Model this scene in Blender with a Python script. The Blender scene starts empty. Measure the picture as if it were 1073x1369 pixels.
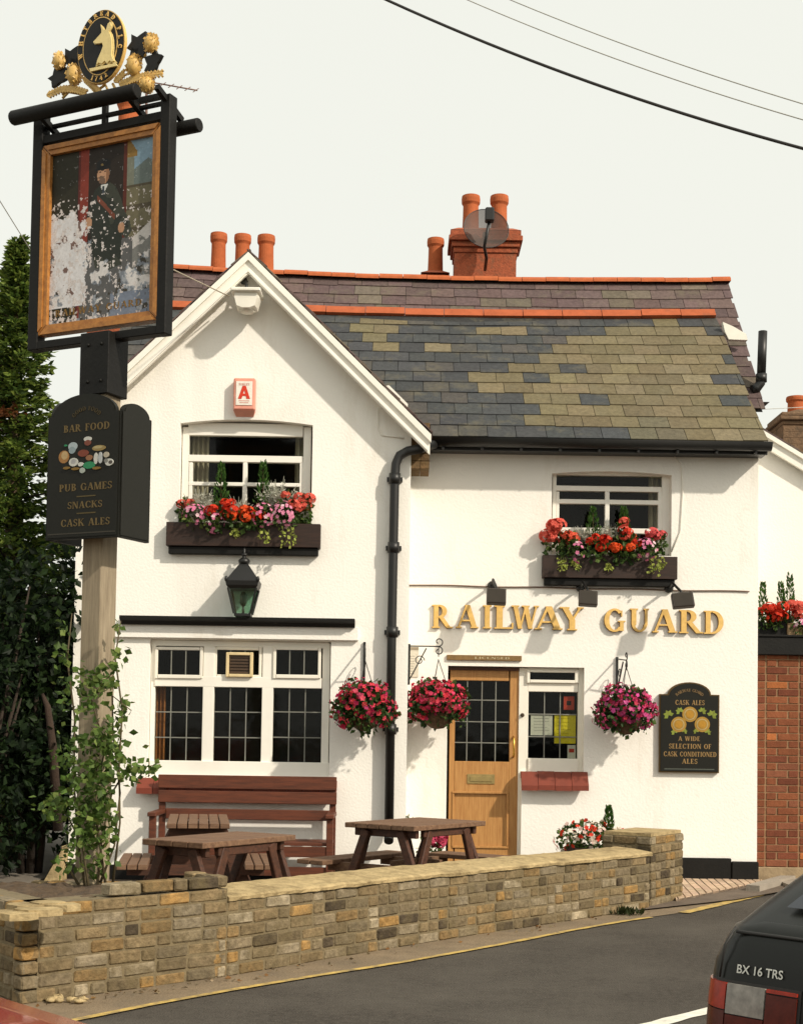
import bpy, math, random
from mathutils import Vector, Matrix
rnd = random.Random(7)
scene = bpy.context.scene
col = scene.collection
R = math.radians

# ------------------------------------------------------------------ camera
F_PX, CX, HZ, EYE = 1900.0, 536.5, 980.0, 1.45
PITCH, ROLL = R(2.5), 0.015
CY = HZ - F_PX*math.tan(PITCH)
fw = Vector((0, math.cos(PITCH), math.sin(PITCH)))
up0 = Vector((0, -math.sin(PITCH), math.cos(PITCH)))
rt0 = Vector((1, 0, 0))
rt = rt0*math.cos(ROLL) + up0*math.sin(ROLL)
upv = up0*math.cos(ROLL) - rt0*math.sin(ROLL)
CAM = Vector((0, 0, EYE))
cd = bpy.data.cameras.new('camera')
cam = bpy.data.objects.new('camera', cd)
col.objects.link(cam)
M = Matrix((rt, upv, -fw)).transposed().to_4x4()
M.translation = CAM
cam.matrix_world = M
cd.sensor_fit = 'VERTICAL'
cd.sensor_height = 36.0
cd.sensor_width = 36.0*1073/1369
cd.lens = F_PX*36.0/1369
cd.shift_y = (CY-684.5)/1369
cd.clip_start = 0.05
cd.clip_end = 2000
scene.camera = cam

def ray(px, py):
    return fw + rt*((px-CX)/F_PX) - upv*((py-CY)/F_PX)
def P(px, py, Y):
    d = ray(px, py); t = Y/d.y
    return CAM + d*t
def G(px, py, z=0.0):
    d = ray(px, py); t = (z-EYE)/d.z
    return CAM + d*t
def proj(v):
    d = Vector(v)-CAM; k = d.dot(fw)
    return CX+F_PX*d.dot(rt)/k, CY-F_PX*d.dot(upv)/k
def rect(x0, y0, x1, y1, Y):
    xm, ym = (x0+x1)/2, (y0+y1)/2
    return P(x0, ym, Y).x, P(xm, y1, Y).z, P(x1, ym, Y).x, P(xm, y0, Y).z   # X0,Z0,X1,Z1

# ------------------------------------------------------------------ materials
MATS = {}
def mat(name, c, rough=0.6, metal=0.0, ns=8.0, amt=0.15, bump=0.0, bs=None, attr=False, spec=0.5, stain=None, coat=0.0):
    if name in MATS: return MATS[name]
    m = bpy.data.materials.new(name); m.use_nodes = True
    nt = m.node_tree; b = nt.nodes['Principled BSDF']
    b.inputs['Roughness'].default_value = rough
    b.inputs['Metallic'].default_value = metal
    b.inputs['Specular IOR Level'].default_value = spec
    if coat: b.inputs['Coat Weight'].default_value = coat; b.inputs['Coat Roughness'].default_value = .05
    geo = nt.nodes.new('ShaderNodeNewGeometry')
    n = nt.nodes.new('ShaderNodeTexNoise'); n.inputs['Scale'].default_value = ns
    n.inputs['Detail'].default_value = 6; n.inputs['Roughness'].default_value = .65
    nt.links.new(geo.outputs['Position'], n.inputs['Vector'])
    mr = nt.nodes.new('ShaderNodeMapRange')
    mr.inputs['From Min'].default_value = .25; mr.inputs['From Max'].default_value = .75
    mr.inputs['To Min'].default_value = 1-amt; mr.inputs['To Max'].default_value = 1+amt
    nt.links.new(n.outputs['Fac'], mr.inputs['Value'])
    mx = nt.nodes.new('ShaderNodeVectorMath'); mx.operation = 'SCALE'
    if attr:
        a = nt.nodes.new('ShaderNodeAttribute'); a.attribute_name = 'Col'
        nt.links.new(a.outputs['Color'], mx.inputs[0])
    else:
        mx.inputs[0].default_value = c[:3]
    nt.links.new(mr.outputs['Result'], mx.inputs['Scale'])
    out = mx.outputs[0]
    if stain:
        sc, sx, thr0, thr1, scol = stain        # streaky stains: scale, vertical stretch, thresholds, colour
        vm = nt.nodes.new('ShaderNodeVectorMath'); vm.operation = 'MULTIPLY'
        vm.inputs[1].default_value = (1, 1, sx)
        nt.links.new(geo.outputs['Position'], vm.inputs[0])
        n2 = nt.nodes.new('ShaderNodeTexNoise'); n2.inputs['Scale'].default_value = sc
        n2.inputs['Detail'].default_value = 8; n2.inputs['Roughness'].default_value = .7
        nt.links.new(vm.outputs[0], n2.inputs['Vector'])
        m2 = nt.nodes.new('ShaderNodeMapRange')
        m2.inputs['From Min'].default_value = thr0; m2.inputs['From Max'].default_value = thr1
        nt.links.new(n2.outputs['Fac'], m2.inputs['Value'])
        mm = nt.nodes.new('ShaderNodeMix'); mm.data_type = 'RGBA'
        nt.links.new(m2.outputs['Result'], mm.inputs[0])
        nt.links.new(out, mm.inputs[6]); mm.inputs[7].default_value = (*scol, 1)
        out = mm.outputs[2]
    nt.links.new(out, b.inputs['Base Color'])
    if bump:
        n3 = nt.nodes.new('ShaderNodeTexNoise'); n3.inputs['Scale'].default_value = bs or ns*6
        n3.inputs['Detail'].default_value = 5
        nt.links.new(geo.outputs['Position'], n3.inputs['Vector'])
        bp = nt.nodes.new('ShaderNodeBump'); bp.inputs['Strength'].default_value = bump
        bp.inputs['Distance'].default_value = .01
        nt.links.new(n3.outputs['Fac'], bp.inputs['Height'])
        nt.links.new(bp.outputs['Normal'], b.inputs['Normal'])
    MATS[name] = m
    return m
def wood(name, c1, c2, rough=.6, scale=(4, 40, 40), spec=.4):
    if name in MATS: return MATS[name]
    m = mat(name, c1, rough, spec=spec); nt = m.node_tree; b = nt.nodes['Principled BSDF']
    tc = nt.nodes.new('ShaderNodeTexCoord')
    vm = nt.nodes.new('ShaderNodeVectorMath'); vm.operation = 'MULTIPLY'; vm.inputs[1].default_value = scale
    nt.links.new(tc.outputs['Object'], vm.inputs[0])
    n = nt.nodes.new('ShaderNodeTexNoise'); n.inputs['Scale'].default_value = 1; n.inputs['Detail'].default_value = 7
    n.inputs['Roughness'].default_value = .7
    nt.links.new(vm.outputs[0], n.inputs['Vector'])
    cr = nt.nodes.new('ShaderNodeValToRGB')
    cr.color_ramp.elements[0].position = .35; cr.color_ramp.elements[0].color = (*c2, 1)
    cr.color_ramp.elements[1].position = .62; cr.color_ramp.elements[1].color = (*c1, 1)
    nt.links.new(n.outputs['Fac'], cr.inputs['Fac'])
    nt.links.new(cr.outputs['Color'], b.inputs['Base Color'])
    bp = nt.nodes.new('ShaderNodeBump'); bp.inputs['Strength'].default_value = .25; bp.inputs['Distance'].default_value = .005
    nt.links.new(n.outputs['Fac'], bp.inputs['Height']); nt.links.new(bp.outputs['Normal'], b.inputs['Normal'])
    return m
def glass(name, tint, refl=.06):
    m = bpy.data.materials.new(name); m.use_nodes = True; nt = m.node_tree
    nt.nodes.remove(nt.nodes['Principled BSDF'])
    o = nt.nodes['Material Output']
    t = nt.nodes.new('ShaderNodeBsdfTransparent'); t.inputs['Color'].default_value = (*tint, 1)
    g = nt.nodes.new('ShaderNodeBsdfGlossy'); g.inputs['Roughness'].default_value = .06
    geo = nt.nodes.new('ShaderNodeNewGeometry')
    n = nt.nodes.new('ShaderNodeTexNoise'); n.inputs['Scale'].default_value = 5
    nt.links.new(geo.outputs['Position'], n.inputs['Vector'])
    bp = nt.nodes.new('ShaderNodeBump'); bp.inputs['Strength'].default_value = .15; bp.inputs['Distance'].default_value = .01
    nt.links.new(n.outputs['Fac'], bp.inputs['Height']); nt.links.new(bp.outputs['Normal'], g.inputs['Normal'])
    x = nt.nodes.new('ShaderNodeMixShader'); x.inputs[0].default_value = refl
    nt.links.new(t.outputs[0], x.inputs[1]); nt.links.new(g.outputs[0], x.inputs[2])
    nt.links.new(x.outputs[0], o.inputs['Surface'])
    MATS[name] = m
    return m

WHITE = mat('white_render', (.90, .875, .812), .85, ns=1.3, amt=.035, bump=.35, bs=45, stain=(1.6, .22, .56, .90, (.64, .575, .47)), spec=.2)
CREAM = mat('cream_paint', (.84, .80, .70), .5, ns=5, amt=.05)
SILLW = mat('white_gloss_paint', (.86, .83, .75), .4, ns=5, amt=.04)
BLACK = mat('black_paint', (.007, .0065, .006), .5, ns=6, amt=.3, spec=.3)
BLACKW = mat('black_wood_paint', (.006, .0055, .0045), .6, ns=6, amt=.4, bump=.2, spec=.25)
SLATE = mat('slate', (1, 1, 1), .8, ns=22, amt=.34, bump=.45, bs=60, attr=True, spec=.25, stain=(3.6, 1, .52, .85, (.150, .132, .085)))
TERRA = mat('terracotta', (.42, .112, .040), .85, ns=9, amt=.22, bump=.3, bs=50, stain=(5, 1, .60, .85, (.20, .10, .06)), spec=.2)
BRICK = mat('brick', (1, 1, 1), .95, ns=24, amt=.48, bump=1.0, bs=45, attr=True, spec=.1, stain=(5, 1, .46, .70, (.135, .105, .056)))
REDBRICK = mat('red_brick', (1, 1, 1), .9, ns=20, amt=.2, bump=.4, bs=60, attr=True, spec=.2)
MORTAR = mat('mortar', (.165, .128, .070), .95, ns=20, amt=.3, bump=.6, bs=60)
MORTARR = mat('red_mortar', (.27, .155, .08), .95, ns=20, amt=.2)
COPING = mat('coping_cement', (.405, .310, .165), .95, ns=14, amt=.35, bump=.8, bs=45, stain=(5, 1, .50, .72, (.17, .125, .065)), spec=.1)
TILE = mat('red_tile', (.18, .032, .014), .6, ns=9, amt=.2)
PIPE = mat('black_iron', (.008, .008, .0075), .45, ns=8, amt=.3)
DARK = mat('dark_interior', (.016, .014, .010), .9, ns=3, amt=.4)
CURT = mat('curtain', (.42, .37, .28), .9, ns=6, amt=.15)
CURTO = mat('orange_curtain', (.32, .12, .03), .9, ns=9, amt=.5)
LEAD = mat('lead_came', (.20, .20, .17), .6, ns=9, amt=.15)
GLASS = glass('window_glass', (.72, .74, .68), .020)
LGLASS = glass('lantern_glass', (.66, .82, .74), .14)
GOLD = mat('gold_paint', (.74, .47, .14), .45, ns=20, amt=.2, spec=.5)
GOLDD = mat('dull_gold_paint', (.30, .19, .07), .6, ns=60, amt=.4)
PAINT = mat('painted_panel', (1, 1, 1), .55, ns=60, amt=.15, attr=True, spec=.2)
LEAF = mat('leaves', (1, 1, 1), .55, ns=30, amt=.25, attr=True, spec=.2)
def translucent(m, k):
    nt = m.node_tree; b = nt.nodes['Principled BSDF']; o = nt.nodes['Material Output']
    t = nt.nodes.new('ShaderNodeBsdfTranslucent'); x = nt.nodes.new('ShaderNodeMixShader'); x.inputs[0].default_value = k
    nt.links.new(b.inputs['Base Color'].links[0].from_socket, t.inputs['Color'])
    nt.links.new(b.outputs[0], x.inputs[1]); nt.links.new(t.outputs[0], x.inputs[2]); nt.links.new(x.outputs[0], o.inputs['Surface'])
translucent(LEAF, .35)
PETAL = mat('petals', (1, 1, 1), .6, ns=60, amt=.12, attr=True, spec=.2); translucent(PETAL, .25)
BARK = mat('bark', (.10, .065, .04), .9, ns=12, amt=.35, bump=.8)
DBARK = mat('dark_bark', (.035, .024, .016), .95, ns=12, amt=.35, bump=.8)  # darker copy of bark, with the shade inside the foliage in its colour
STEM = mat('stems', (.085, .065, .03), .8, ns=14, amt=.3)
SOIL = mat('soil', (.075, .05, .03), .98, ns=14, amt=.5, bump=1.0, bs=50)
BOXW = wood('dark_stained_wood', (.035, .016, .010), (.018, .009, .006), .6)
BENCHW = wood('red_brown_wood', (.135, .038, .017), (.07, .022, .011), .55)
TABLEW = wood('weathered_table_wood', (.20, .115, .065), (.10, .05, .028), .75)
LEGW = wood('dark_brown_wood', (.085, .032, .016), (.04, .017, .010), .6)
DOORW = wood('door_wood', (.50, .265, .088), (.37, .17, .05), .5, scale=(60, 60, 4))
FRAMEW = wood('sign_frame_wood', (.46, .20, .045), (.28, .11, .025), .5, scale=(22, 22, 22))
POSTW = wood('post_wood', (.33, .27, .185), (.21, .165, .11), .85, scale=(40, 40, 3))
BRASS = mat('brass', (.45, .34, .14), .35, metal=.7, ns=20, amt=.2)
GREYM = mat('grey_metal', (.25, .25, .23), .45, metal=.6, ns=20, amt=.15)
WHITEP = mat('white_plastic', (.80, .77, .68), .45, ns=9, amt=.06)
REDP = mat('red_plastic', (.62, .09, .06), .4, ns=9, amt=.1)
FADED = mat('faded_red_plastic', (.72, .30, .22), .5, ns=14, amt=.12)

# ------------------------------------------------------------------ mesh builder
class MB:
    def __init__(s): s.v = []; s.f = []; s.c = []; s.m = []; s.sm = []
    def add(s, vs, fs, c=None, m=0, smooth=False):
        o = len(s.v); s.v += [Vector(v) for v in vs]
        for f in fs:
            s.f.append([i+o for i in f]); s.c.append(c or (1, 1, 1)); s.m.append(m); s.sm.append(smooth)
        return s
    def box(s, a, b, c=None, m=0, bev=0.0):
        x0, y0, z0 = (min(a[i], b[i]) for i in range(3)); x1, y1, z1 = (max(a[i], b[i]) for i in range(3))
        return s.obox(Vector(((x0+x1)/2, (y0+y1)/2, (z0+z1)/2)), Vector(((x1-x0)/2, 0, 0)), Vector((0, (y1-y0)/2, 0)), Vector((0, 0, (z1-z0)/2)), c, m, bev)
    def obox(s, o, ax, ay, az, c=None, m=0, bev=0.0):
        # box with half axes; bev = chamfer width
        if not bev:
            vs = [o+ax*i+ay*j+az*k for i in (-1, 1) for j in (-1, 1) for k in (-1, 1)]
            fs = [(0, 1, 3, 2), (4, 6, 7, 5), (0, 4, 5, 1), (2, 3, 7, 6), (0, 2, 6, 4), (1, 5, 7, 3)]
            return s.add(vs, fs, c, m)
        la, lb, lc = ax.length, ay.length, az.length
        bev = min(bev, la*.45, lb*.45, lc*.45)
        u, v, w = ax/la, ay/lb, az/lc
        vs = []; idx = {}
        for i in (-1, 1):
            for j in (-1, 1):
                for k in (-1, 1):
                    for t in range(3):
                        q = [la, lb, lc]
                        for r in range(3):
                            if r != t: q[r] -= bev
                        idx[(i, j, k, t)] = len(vs)
                        vs.append(o+u*q[0]*i+v*q[1]*j+w*q[2]*k)
        fs = []
        for i in (-1, 1): fs.append([idx[(i, j, k, 0)] for j, k in ((-1, -1), (-1, 1), (1, 1), (1, -1))])
        for j in (-1, 1): fs.append([idx[(i, j, k, 1)] for i, k in ((-1, -1), (-1, 1), (1, 1), (1, -1))])
        for k in (-1, 1): fs.append([idx[(i, j, k, 2)] for i, j in ((-1, -1), (-1, 1), (1, 1), (1, -1))])
        for a in (-1, 1):
            for b in (-1, 1):
                fs.append([idx[(a, b, -1, 0)], idx[(a, b, 1, 0)], idx[(a, b, 1, 1)], idx[(a, b, -1, 1)]])
                fs.append([idx[(a, -1, b, 0)], idx[(a, 1, b, 0)], idx[(a, 1, b, 2)], idx[(a, -1, b, 2)]])
                fs.append([idx[(-1, a, b, 1)], idx[(1, a, b, 1)], idx[(1, a, b, 2)], idx[(-1, a, b, 2)]])
                for d in (-1, 1):
                    fs.append([idx[(a, b, d, 0)], idx[(a, b, d, 1)], idx[(a, b, d, 2)]])
        return s.add(vs, fs, c, m)
    def bar(s, p, q, w, h, c=None, m=0, upd=(0, 0, 1), bev=0.0):
        p, q = Vector(p), Vector(q); d = q-p; L = d.length
        if L < 1e-6: return s
        d /= L; u = Vector(upd)
        if abs(d.dot(u)) > .98: u = Vector((0, 1, 0))
        sx = d.cross(u).normalized(); sy = sx.cross(d)
        return s.obox((p+q)/2, d*L/2, sx*w/2, sy*h/2, c, m, bev)
    def tube(s, pts, r, n=8, c=None, m=0, cap=True):
        pts = [Vector(p) for p in pts]
        rs = r if isinstance(r, (list, tuple)) else [r]*len(pts)
        rings = []; o = len(s.v); ref = None
        for i, p in enumerate(pts):
            d = (pts[min(i+1, len(pts)-1)]-pts[max(i-1, 0)]).normalized()
            if ref is None:
                ref = Vector((0, 0, 1)) if abs(d.z) < .9 else Vector((1, 0, 0))
            a = d.cross(ref).normalized(); b = a.cross(d).normalized(); ref = b
            for k in range(n):
                t = 2*math.pi*k/n
                s.v.append(p+(a*math.cos(t)+b*math.sin(t))*rs[i])
        for i in range(len(pts)-1):
            for k in range(n):
                s.f.append([o+i*n+k, o+i*n+(k+1) % n, o+(i+1)*n+(k+1) % n, o+(i+1)*n+k]); s.c.append(c or (1, 1, 1)); s.m.append(m); s.sm.append(True)
        if cap:
            for e in (0, len(pts)-1):
                s.f.append([o+e*n+k for k in range(n)]); s.c.append(c or (1, 1, 1)); s.m.append(m); s.sm.append(False)
        return s
    def lathe(s, o, prof, n=16, c=None, m=0, axis=(0, 0, 1), smooth=True, rot=0.0):
        o = Vector(o); ax = Vector(axis).normalized()
        a = ax.orthogonal().normalized(); 
        if abs(ax.z) > .99: a = Vector((1, 0, 0))
        b = ax.cross(a); base = len(s.v)
        for r, h in prof:
            for k in range(n):
                t = 2*math.pi*k/n+rot
                s.v.append(o+ax*h+(a*math.cos(t)+b*math.sin(t))*r)
        for i in range(len(prof)-1):
            for k in range(n):
                s.f.append([base+i*n+k, base+i*n+(k+1) % n, base+(i+1)*n+(k+1) % n, base+(i+1)*n+k]); s.c.append(c or (1, 1, 1)); s.m.append(m); s.sm.append(smooth)
        for e in (0, len(prof)-1):
            if prof[e][0] > 1e-5:
                s.f.append([base+e*n+k for k in range(n)]); s.c.append(c or (1, 1, 1)); s.m.append(m); s.sm.append(False)
        return s
    def blob(s, o, rx, ry, rz, n=10, c=None, m=0, jit=0.0):
        o = Vector(o); base = len(s.v); rows = max(4, n//2)
        for i in range(rows+1):
            ph = math.pi*i/rows
            for k in range(n):
                t = 2*math.pi*k/n; q = 1+rnd.uniform(-jit, jit)
                s.v.append(o+Vector((rx*q*math.sin(ph)*math.cos(t), ry*q*math.sin(ph)*math.sin(t), rz*q*math.cos(ph))))
        for i in range(rows):
            for k in range(n):
                s.f.append([base+i*n+k, base+i*n+(k+1) % n, base+(i+1)*n+(k+1) % n, base+(i+1)*n+k]); s.c.append(c or (1, 1, 1)); s.m.append(m); s.sm.append(True)
        return s
    def prism(s, poly, fn, d0, d1, c=None, m=0):
        # poly in (u,v); fn(u,v,d)->world
        n = len(poly)
        vs = [fn(u, v, d0) for u, v in poly]+[fn(u, v, d1) for u, v in poly]
        fs = [list(range(n)), list(range(n, 2*n))[::-1]]+[[i, (i+1) % n, n+(i+1) % n, n+i] for i in range(n)]
        return s.add(vs, fs, c, m)
    def leaf(s, o, size, c, d=None, m=0, asp=.6, fold=.25):
        # pointed leaf: two folded halves
        if d is None:
            d = Vector((rnd.gauss(0, 1), rnd.gauss(0, 1), rnd.gauss(0, 1)))
        d = Vector(d).normalized(); a = d.cross(Vector((rnd.gauss(0, 1), rnd.gauss(0, 1), rnd.gauss(0, 1))))
        if a.length < 1e-4: a = d.orthogonal()
        a.normalize(); nrm = d.cross(a)
        o = Vector(o); w = size*asp/2
        p = [o, o+d*size*.5+a*w+nrm*w*fold, o+d*size, o+d*size*.5-a*w+nrm*w*fold]
        b = len(s.v); s.v += p
        s.f += [[b, b+1, b+2], [b, b+2, b+3]]; s.c += [c, c]; s.m += [m, m]; s.sm += [False, False]
    def build(s, name, mats, parent=None, origin=None):
        if not isinstance(mats, (list, tuple)): mats = [mats]
        if parent is not None:
            o = WORLD.get(parent.name, Vector((0, 0, 0)))
        elif origin is not None: o = Vector(origin)
        else:
            xs = [v.x for v in s.v]; ys = [v.y for v in s.v]; zs = [v.z for v in s.v]
            o = Vector(((min(xs)+max(xs))/2, (min(ys)+max(ys))/2, min(zs)))
        me = bpy.data.meshes.new(name)
        me.from_pydata([v-o for v in s.v], [], s.f)
        for mm in mats: me.materials.append(mm)
        me.polygons.foreach_set('material_index', s.m)
        me.polygons.foreach_set('use_smooth', s.sm)
        at = me.color_attributes.new('Col', 'FLOAT_COLOR', 'CORNER')
        data = []
        for f, c in zip(s.f, s.c):
            for _ in f: data += [c[0], c[1], c[2], 1.0]
        at.data.foreach_set('color', data)
        me.validate(); me.update()
        import bmesh
        if len(s.f) < 9000:
            bm = bmesh.new(); bm.from_mesh(me); bmesh.ops.recalc_face_normals(bm, faces=bm.faces); bm.to_mesh(me); bm.free()
        ob = bpy.data.objects.new(name, me); col.objects.link(ob)
        if parent is not None: ob.parent = parent; WORLD[ob.name] = o
        else: ob.location = o; WORLD[ob.name] = o
        return ob
WORLD = {}
def tag(o, label=None, cat=None, group=None, kind=None):
    if label: o['label'] = label
    if cat: o['category'] = cat
    if group: o['group'] = group
    if kind: o['kind'] = kind
    return o
def thing(name, label, cat, loc=(0, 0, 0), group=None):
    o = bpy.data.objects.new(name, None); col.objects.link(o); o.location = Vector(loc)
    o.empty_display_size = .1
    WORLD[o.name] = Vector(loc)
    return tag(o, label, cat, group)
def copy_tree(o, parent=None, kids=None):
    c = o.copy(); col.objects.link(c)
    if parent: c.parent = parent
    for ch in [x for x in bpy.data.objects if x.parent == o]: copy_tree(ch, c)
    return c
def xz(Y):                          # plane mapping (u=X, v=Z), d measured towards the viewer from Y
    return lambda u, v, d: Vector((u, Y-d, v))
def plate(mb, outline, holes, Y0, th, m=0):
    cu = bpy.data.curves.new('plate', 'CURVE'); cu.dimensions = '2D'; cu.fill_mode = 'BOTH'; cu.extrude = th/2
    for pl in [outline]+holes:
        sp = cu.splines.new('POLY'); sp.points.add(len(pl)-1); sp.use_cyclic_u = True
        for q, p in zip(sp.points, pl): q.co = (p[0], p[1], 0, 1)
    ob = bpy.data.objects.new('plate', cu)
    me = bpy.data.meshes.new_from_object(ob)
    vs = [Vector((v.co.x, Y0+th/2-v.co.z, v.co.y)) for v in me.vertices]
    mb.add(vs, [list(p.vertices) for p in me.polygons], None, m)
    bpy.data.objects.remove(ob); bpy.data.curves.remove(cu); bpy.data.meshes.remove(me)
    return mb
def hrect(r): X0, Z0, X1, Z1 = r; return [(X0, Z0), (X1, Z0), (X1, Z1), (X0, Z1)]
def jc(c, a=.15):
    k = 1+rnd.uniform(-a, a)
    return tuple(max(0, x*k*(1+rnd.uniform(-a, a)*.16)) for x in c)
def pip(x, y, poly):
    r = False; n = len(poly); j = n-1
    for i in range(n):
        xi, yi = poly[i]; xj, yj = poly[j]
        if (yi > y) != (yj > y) and x < (xj-xi)*(y-yi)/(yj-yi)+xi: r = not r
        j = i
    return r

# ------------------------------------------------------------------ serif lettering (strokes)
def GL():
    T, t, sh, se = .215, .090, .060, .075
    def sl(x0, y0, x1, y1, w): return [(x0-w/2, y0), (x0+w/2, y0), (x1+w/2, y1), (x1-w/2, y1)]
    def rc(a, b, c, d): return [(a, b), (c, b), (c, d), (a, d)]
    def sr(x, top, w=T): 
        return rc(x-w/2-se, 1-sh, x+w/2+se, 1) if top else rc(x-w/2-se, 0, x+w/2+se, sh)
    def stem(x, w=T): return [sl(x, 0, x, 1, w), sr(x, 0, w), sr(x, 1, w)]
    def ann(cx, cy, rx, ry, a0, a1, wx=T, wy=t, n=14):
        o = []; i = []
        for k in range(n+1):
            a = R(a0+(a1-a0)*k/n)
            o.append((cx+rx*math.cos(a), cy+ry*math.sin(a)))
            i.append((cx+(rx-wx)*math.cos(a), cy+(ry-wy)*math.sin(a)))
        return [[o[k], o[k+1], i[k+1], i[k]] for k in range(n)]
    g = {}
    g['I'] = (.36, stem(.18))
    g['A'] = (.90, [sl(.10, 0, .44, 1, t), sl(.77, 0, .46, 1, T), rc(.22, .29, .66, .36), rc(0, 0, .24, sh), rc(.60, 0, .93, sh)])
    g['B'] = (.74, stem(.18)+[rc(.2, .93, .34, 1), rc(.2, .48, .34, .55), rc(.2, 0, .34, .07)]+ann(.34, .755, .30, .245, -90, 90)+ann(.34, .27, .36, .28, -90, 90))
    g['C'] = (.84, ann(.47, .5, .45, .51, 42, 318)+[rc(.75, .66, .80, .92), rc(.75, .08, .80, .3)])
    g['D'] = (.90, stem(.18)+[rc(.2, .93, .4, 1), rc(.2, 0, .4, .07)]+ann(.38, .5, .48, .5, -90, 90))
    g['E'] = (.70, stem(.18)+[rc(.2, .93, .62, 1), rc(.2, .47, .48, .54), rc(.2, 0, .65, .07), rc(.57, .76, .62, 1), rc(.60, 0, .65, .24), rc(.44, .4, .48, .61)])
    g['F'] = (.66, stem(.18)+[rc(.2, .93, .62, 1), rc(.2, .47, .48, .54), rc(.57, .76, .62, 1), rc(.44, .4, .48, .61)])
    g['G'] = (.94, ann(.47, .5, .45, .51, 42, 318)+[rc(.75, .66, .80, .92), sl(.78, .04, .78, .45, .16), rc(.62, .42, .93, .48)])
    g['H'] = (.96, stem(.18)+stem(.76)+[rc(.2, .47, .74, .54)])
    g['K'] = (.92, stem(.18)+[sl(.27, .40, .72, 1, t), sl(.80, 0, .42, .58, T), sr(.74, 1, t), sr(.80, 0)])
    g['L'] = (.70, stem(.18)+[rc(.2, 0, .66, .07), rc(.60, 0, .66, .26)])
    g['M'] = (1.12, [sl(.12, 0, .12, 1, t), sr(.12, 0, t), rc(0, 1-sh, .3, 1), sl(.54, 0, .18, 1, T), sl(.54, 0, .90, 1, t)]+stem(.94))
    g['N'] = (.92, [sl(.12, 0, .12, 1, t), sr(.12, 0, t), rc(0, 1-sh, .3, 1), sl(.78, 0, .18, 1, T), sl(.78, 0, .78, 1, t), sr(.78, 1, t)])
    g['O'] = (.96, ann(.48, .5, .46, .51, 0, 360, n=24))
    g['P'] = (.72, stem(.18)+[rc(.2, .93, .34, 1), rc(.2, .42, .34, .49)]+ann(.34, .71, .34, .29, -90, 90))
    g['R'] = (.90, stem(.18)+[rc(.2, .93, .34, 1), rc(.2, .44, .34, .51)]+ann(.34, .72, .34, .28, -90, 90)+[sl(.78, 0, .40, .48, T), rc(.70, 0, .95, sh)])
    g['S'] = (.64, ann(.32, .74, .28, .27, 20, 270, .14, .10)+ann(.32, .27, .30, .28, -160, 90, .14, .10)+[rc(.56, .70, .60, .96), rc(.03, .04, .07, .3)])
    g['T'] = (.82, stem(.40)+[rc(.03, .93, .77, 1), rc(.03, .76, .08, 1), rc(.72, .76, .77, 1)])
    g['U'] = (.92, [sl(.18, .3, .18, 1, T), sr(.18, 1), sl(.74, .3, .74, 1, t+.03), sr(.74, 1, t)]+ann(.435, .32, .35, .33, 180, 360, .15, .09))
    g['W'] = (1.30, [sl(.38, 0, .14, 1, T), sl(.38, 0, .66, 1, t), sl(.88, 0, .64, 1, T), sl(.88, 0, 1.16, 1, t), sr(.14, 1), sr(.64, 1), sr(1.16, 1, t)])
    g['Y'] = (.88, [sl(.44, .42, .15, 1, T), sl(.44, .42, .74, 1, t), sl(.44, 0, .44, .46, T), sr(.44, 0), sr(.15, 1), sr(.74, 1, t)])
    g['1'] = (.42, stem(.2))
    g['7'] = (.62, [rc(.03, .9, .58, 1), sl(.25, 0, .5, .92, .13)])
    g['4'] = (.70, [sl(.48, 0, .48, 1, .15), rc(.03, .26, .66, .35), sl(.08, .3, .45, 1, t)])
    g['2'] = (.64, ann(.31, .72, .27, .29, -20, 170, .14, .10)+[sl(.12, .05, .48, .6, .13), rc(.05, 0, .6, .1)])
    g['&'] = (.7, ann(.35, .3, .3, .3, 0, 360, .12, .09)+ann(.35, .77, .2, .23, 0, 360, .1, .08))
    g[' '] = (.45, [])
    return g
GLY = GL()
def text_w(s, gap=.12): return sum(GLY[c][0]+gap for c in s)-gap
def lay_text(mb, s, fn, u0, u1, v0, h, d0, d1, c=None, m=0, gap=.12, bold=1.0):
    W = text_w(s, gap); k = (u1-u0)/W; x = 0; e = 0
    for ch in s:
        w, polys = GLY[ch]
        for pl in polys:
            e = (e+1) % 7
            mb.prism([(u0+(x+a)*k, v0+b*h) for a, b in pl], fn, d0, d1+e*.0003*max(.2, (d1-d0)*40), c, m)
        x += w+gap
def arc_text(mb, s, fn, cu, cv, ru, rv, a0, a1, h, d0, d1, c=None, m=0, gap=.18, bold=1.0):
    # letters along an ellipse, clockwise from angle a0 to a1 (degrees)
    W = text_w(s, gap); x = 0
    for ch in s:
        w, polys = GLY[ch]
        a = R(a0+(a1-a0)*(x+w/2)/W)
        px, py = cu+ru*math.cos(a), cv+rv*math.sin(a)
        nx, ny = math.cos(a)*rv, math.sin(a)*ru; L = math.hypot(nx, ny); nx /= L; ny /= L
        tx, ty = (ny, -nx) if a1 < a0 else (-ny, nx)
        if a1 > a0: nx, ny = -nx, -ny
        for e, pl in enumerate(polys):
            bc = (sum(p for p, q in pl)/len(pl), sum(q for p, q in pl)/len(pl))
            pl = [(bc[0]+(p-bc[0])*bold, bc[1]+(q-bc[1])*(1+(bold-1)*.4)) for p, q in pl]
            mb.prism([(px+tx*(p-w/2)*h+nx*(q-.5)*h, py+ty*(p-w/2)*h+ny*(q-.5)*h) for p, q in pl], fn, d0, d1+e*.0001, c, m)
        x += w+gap
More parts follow.
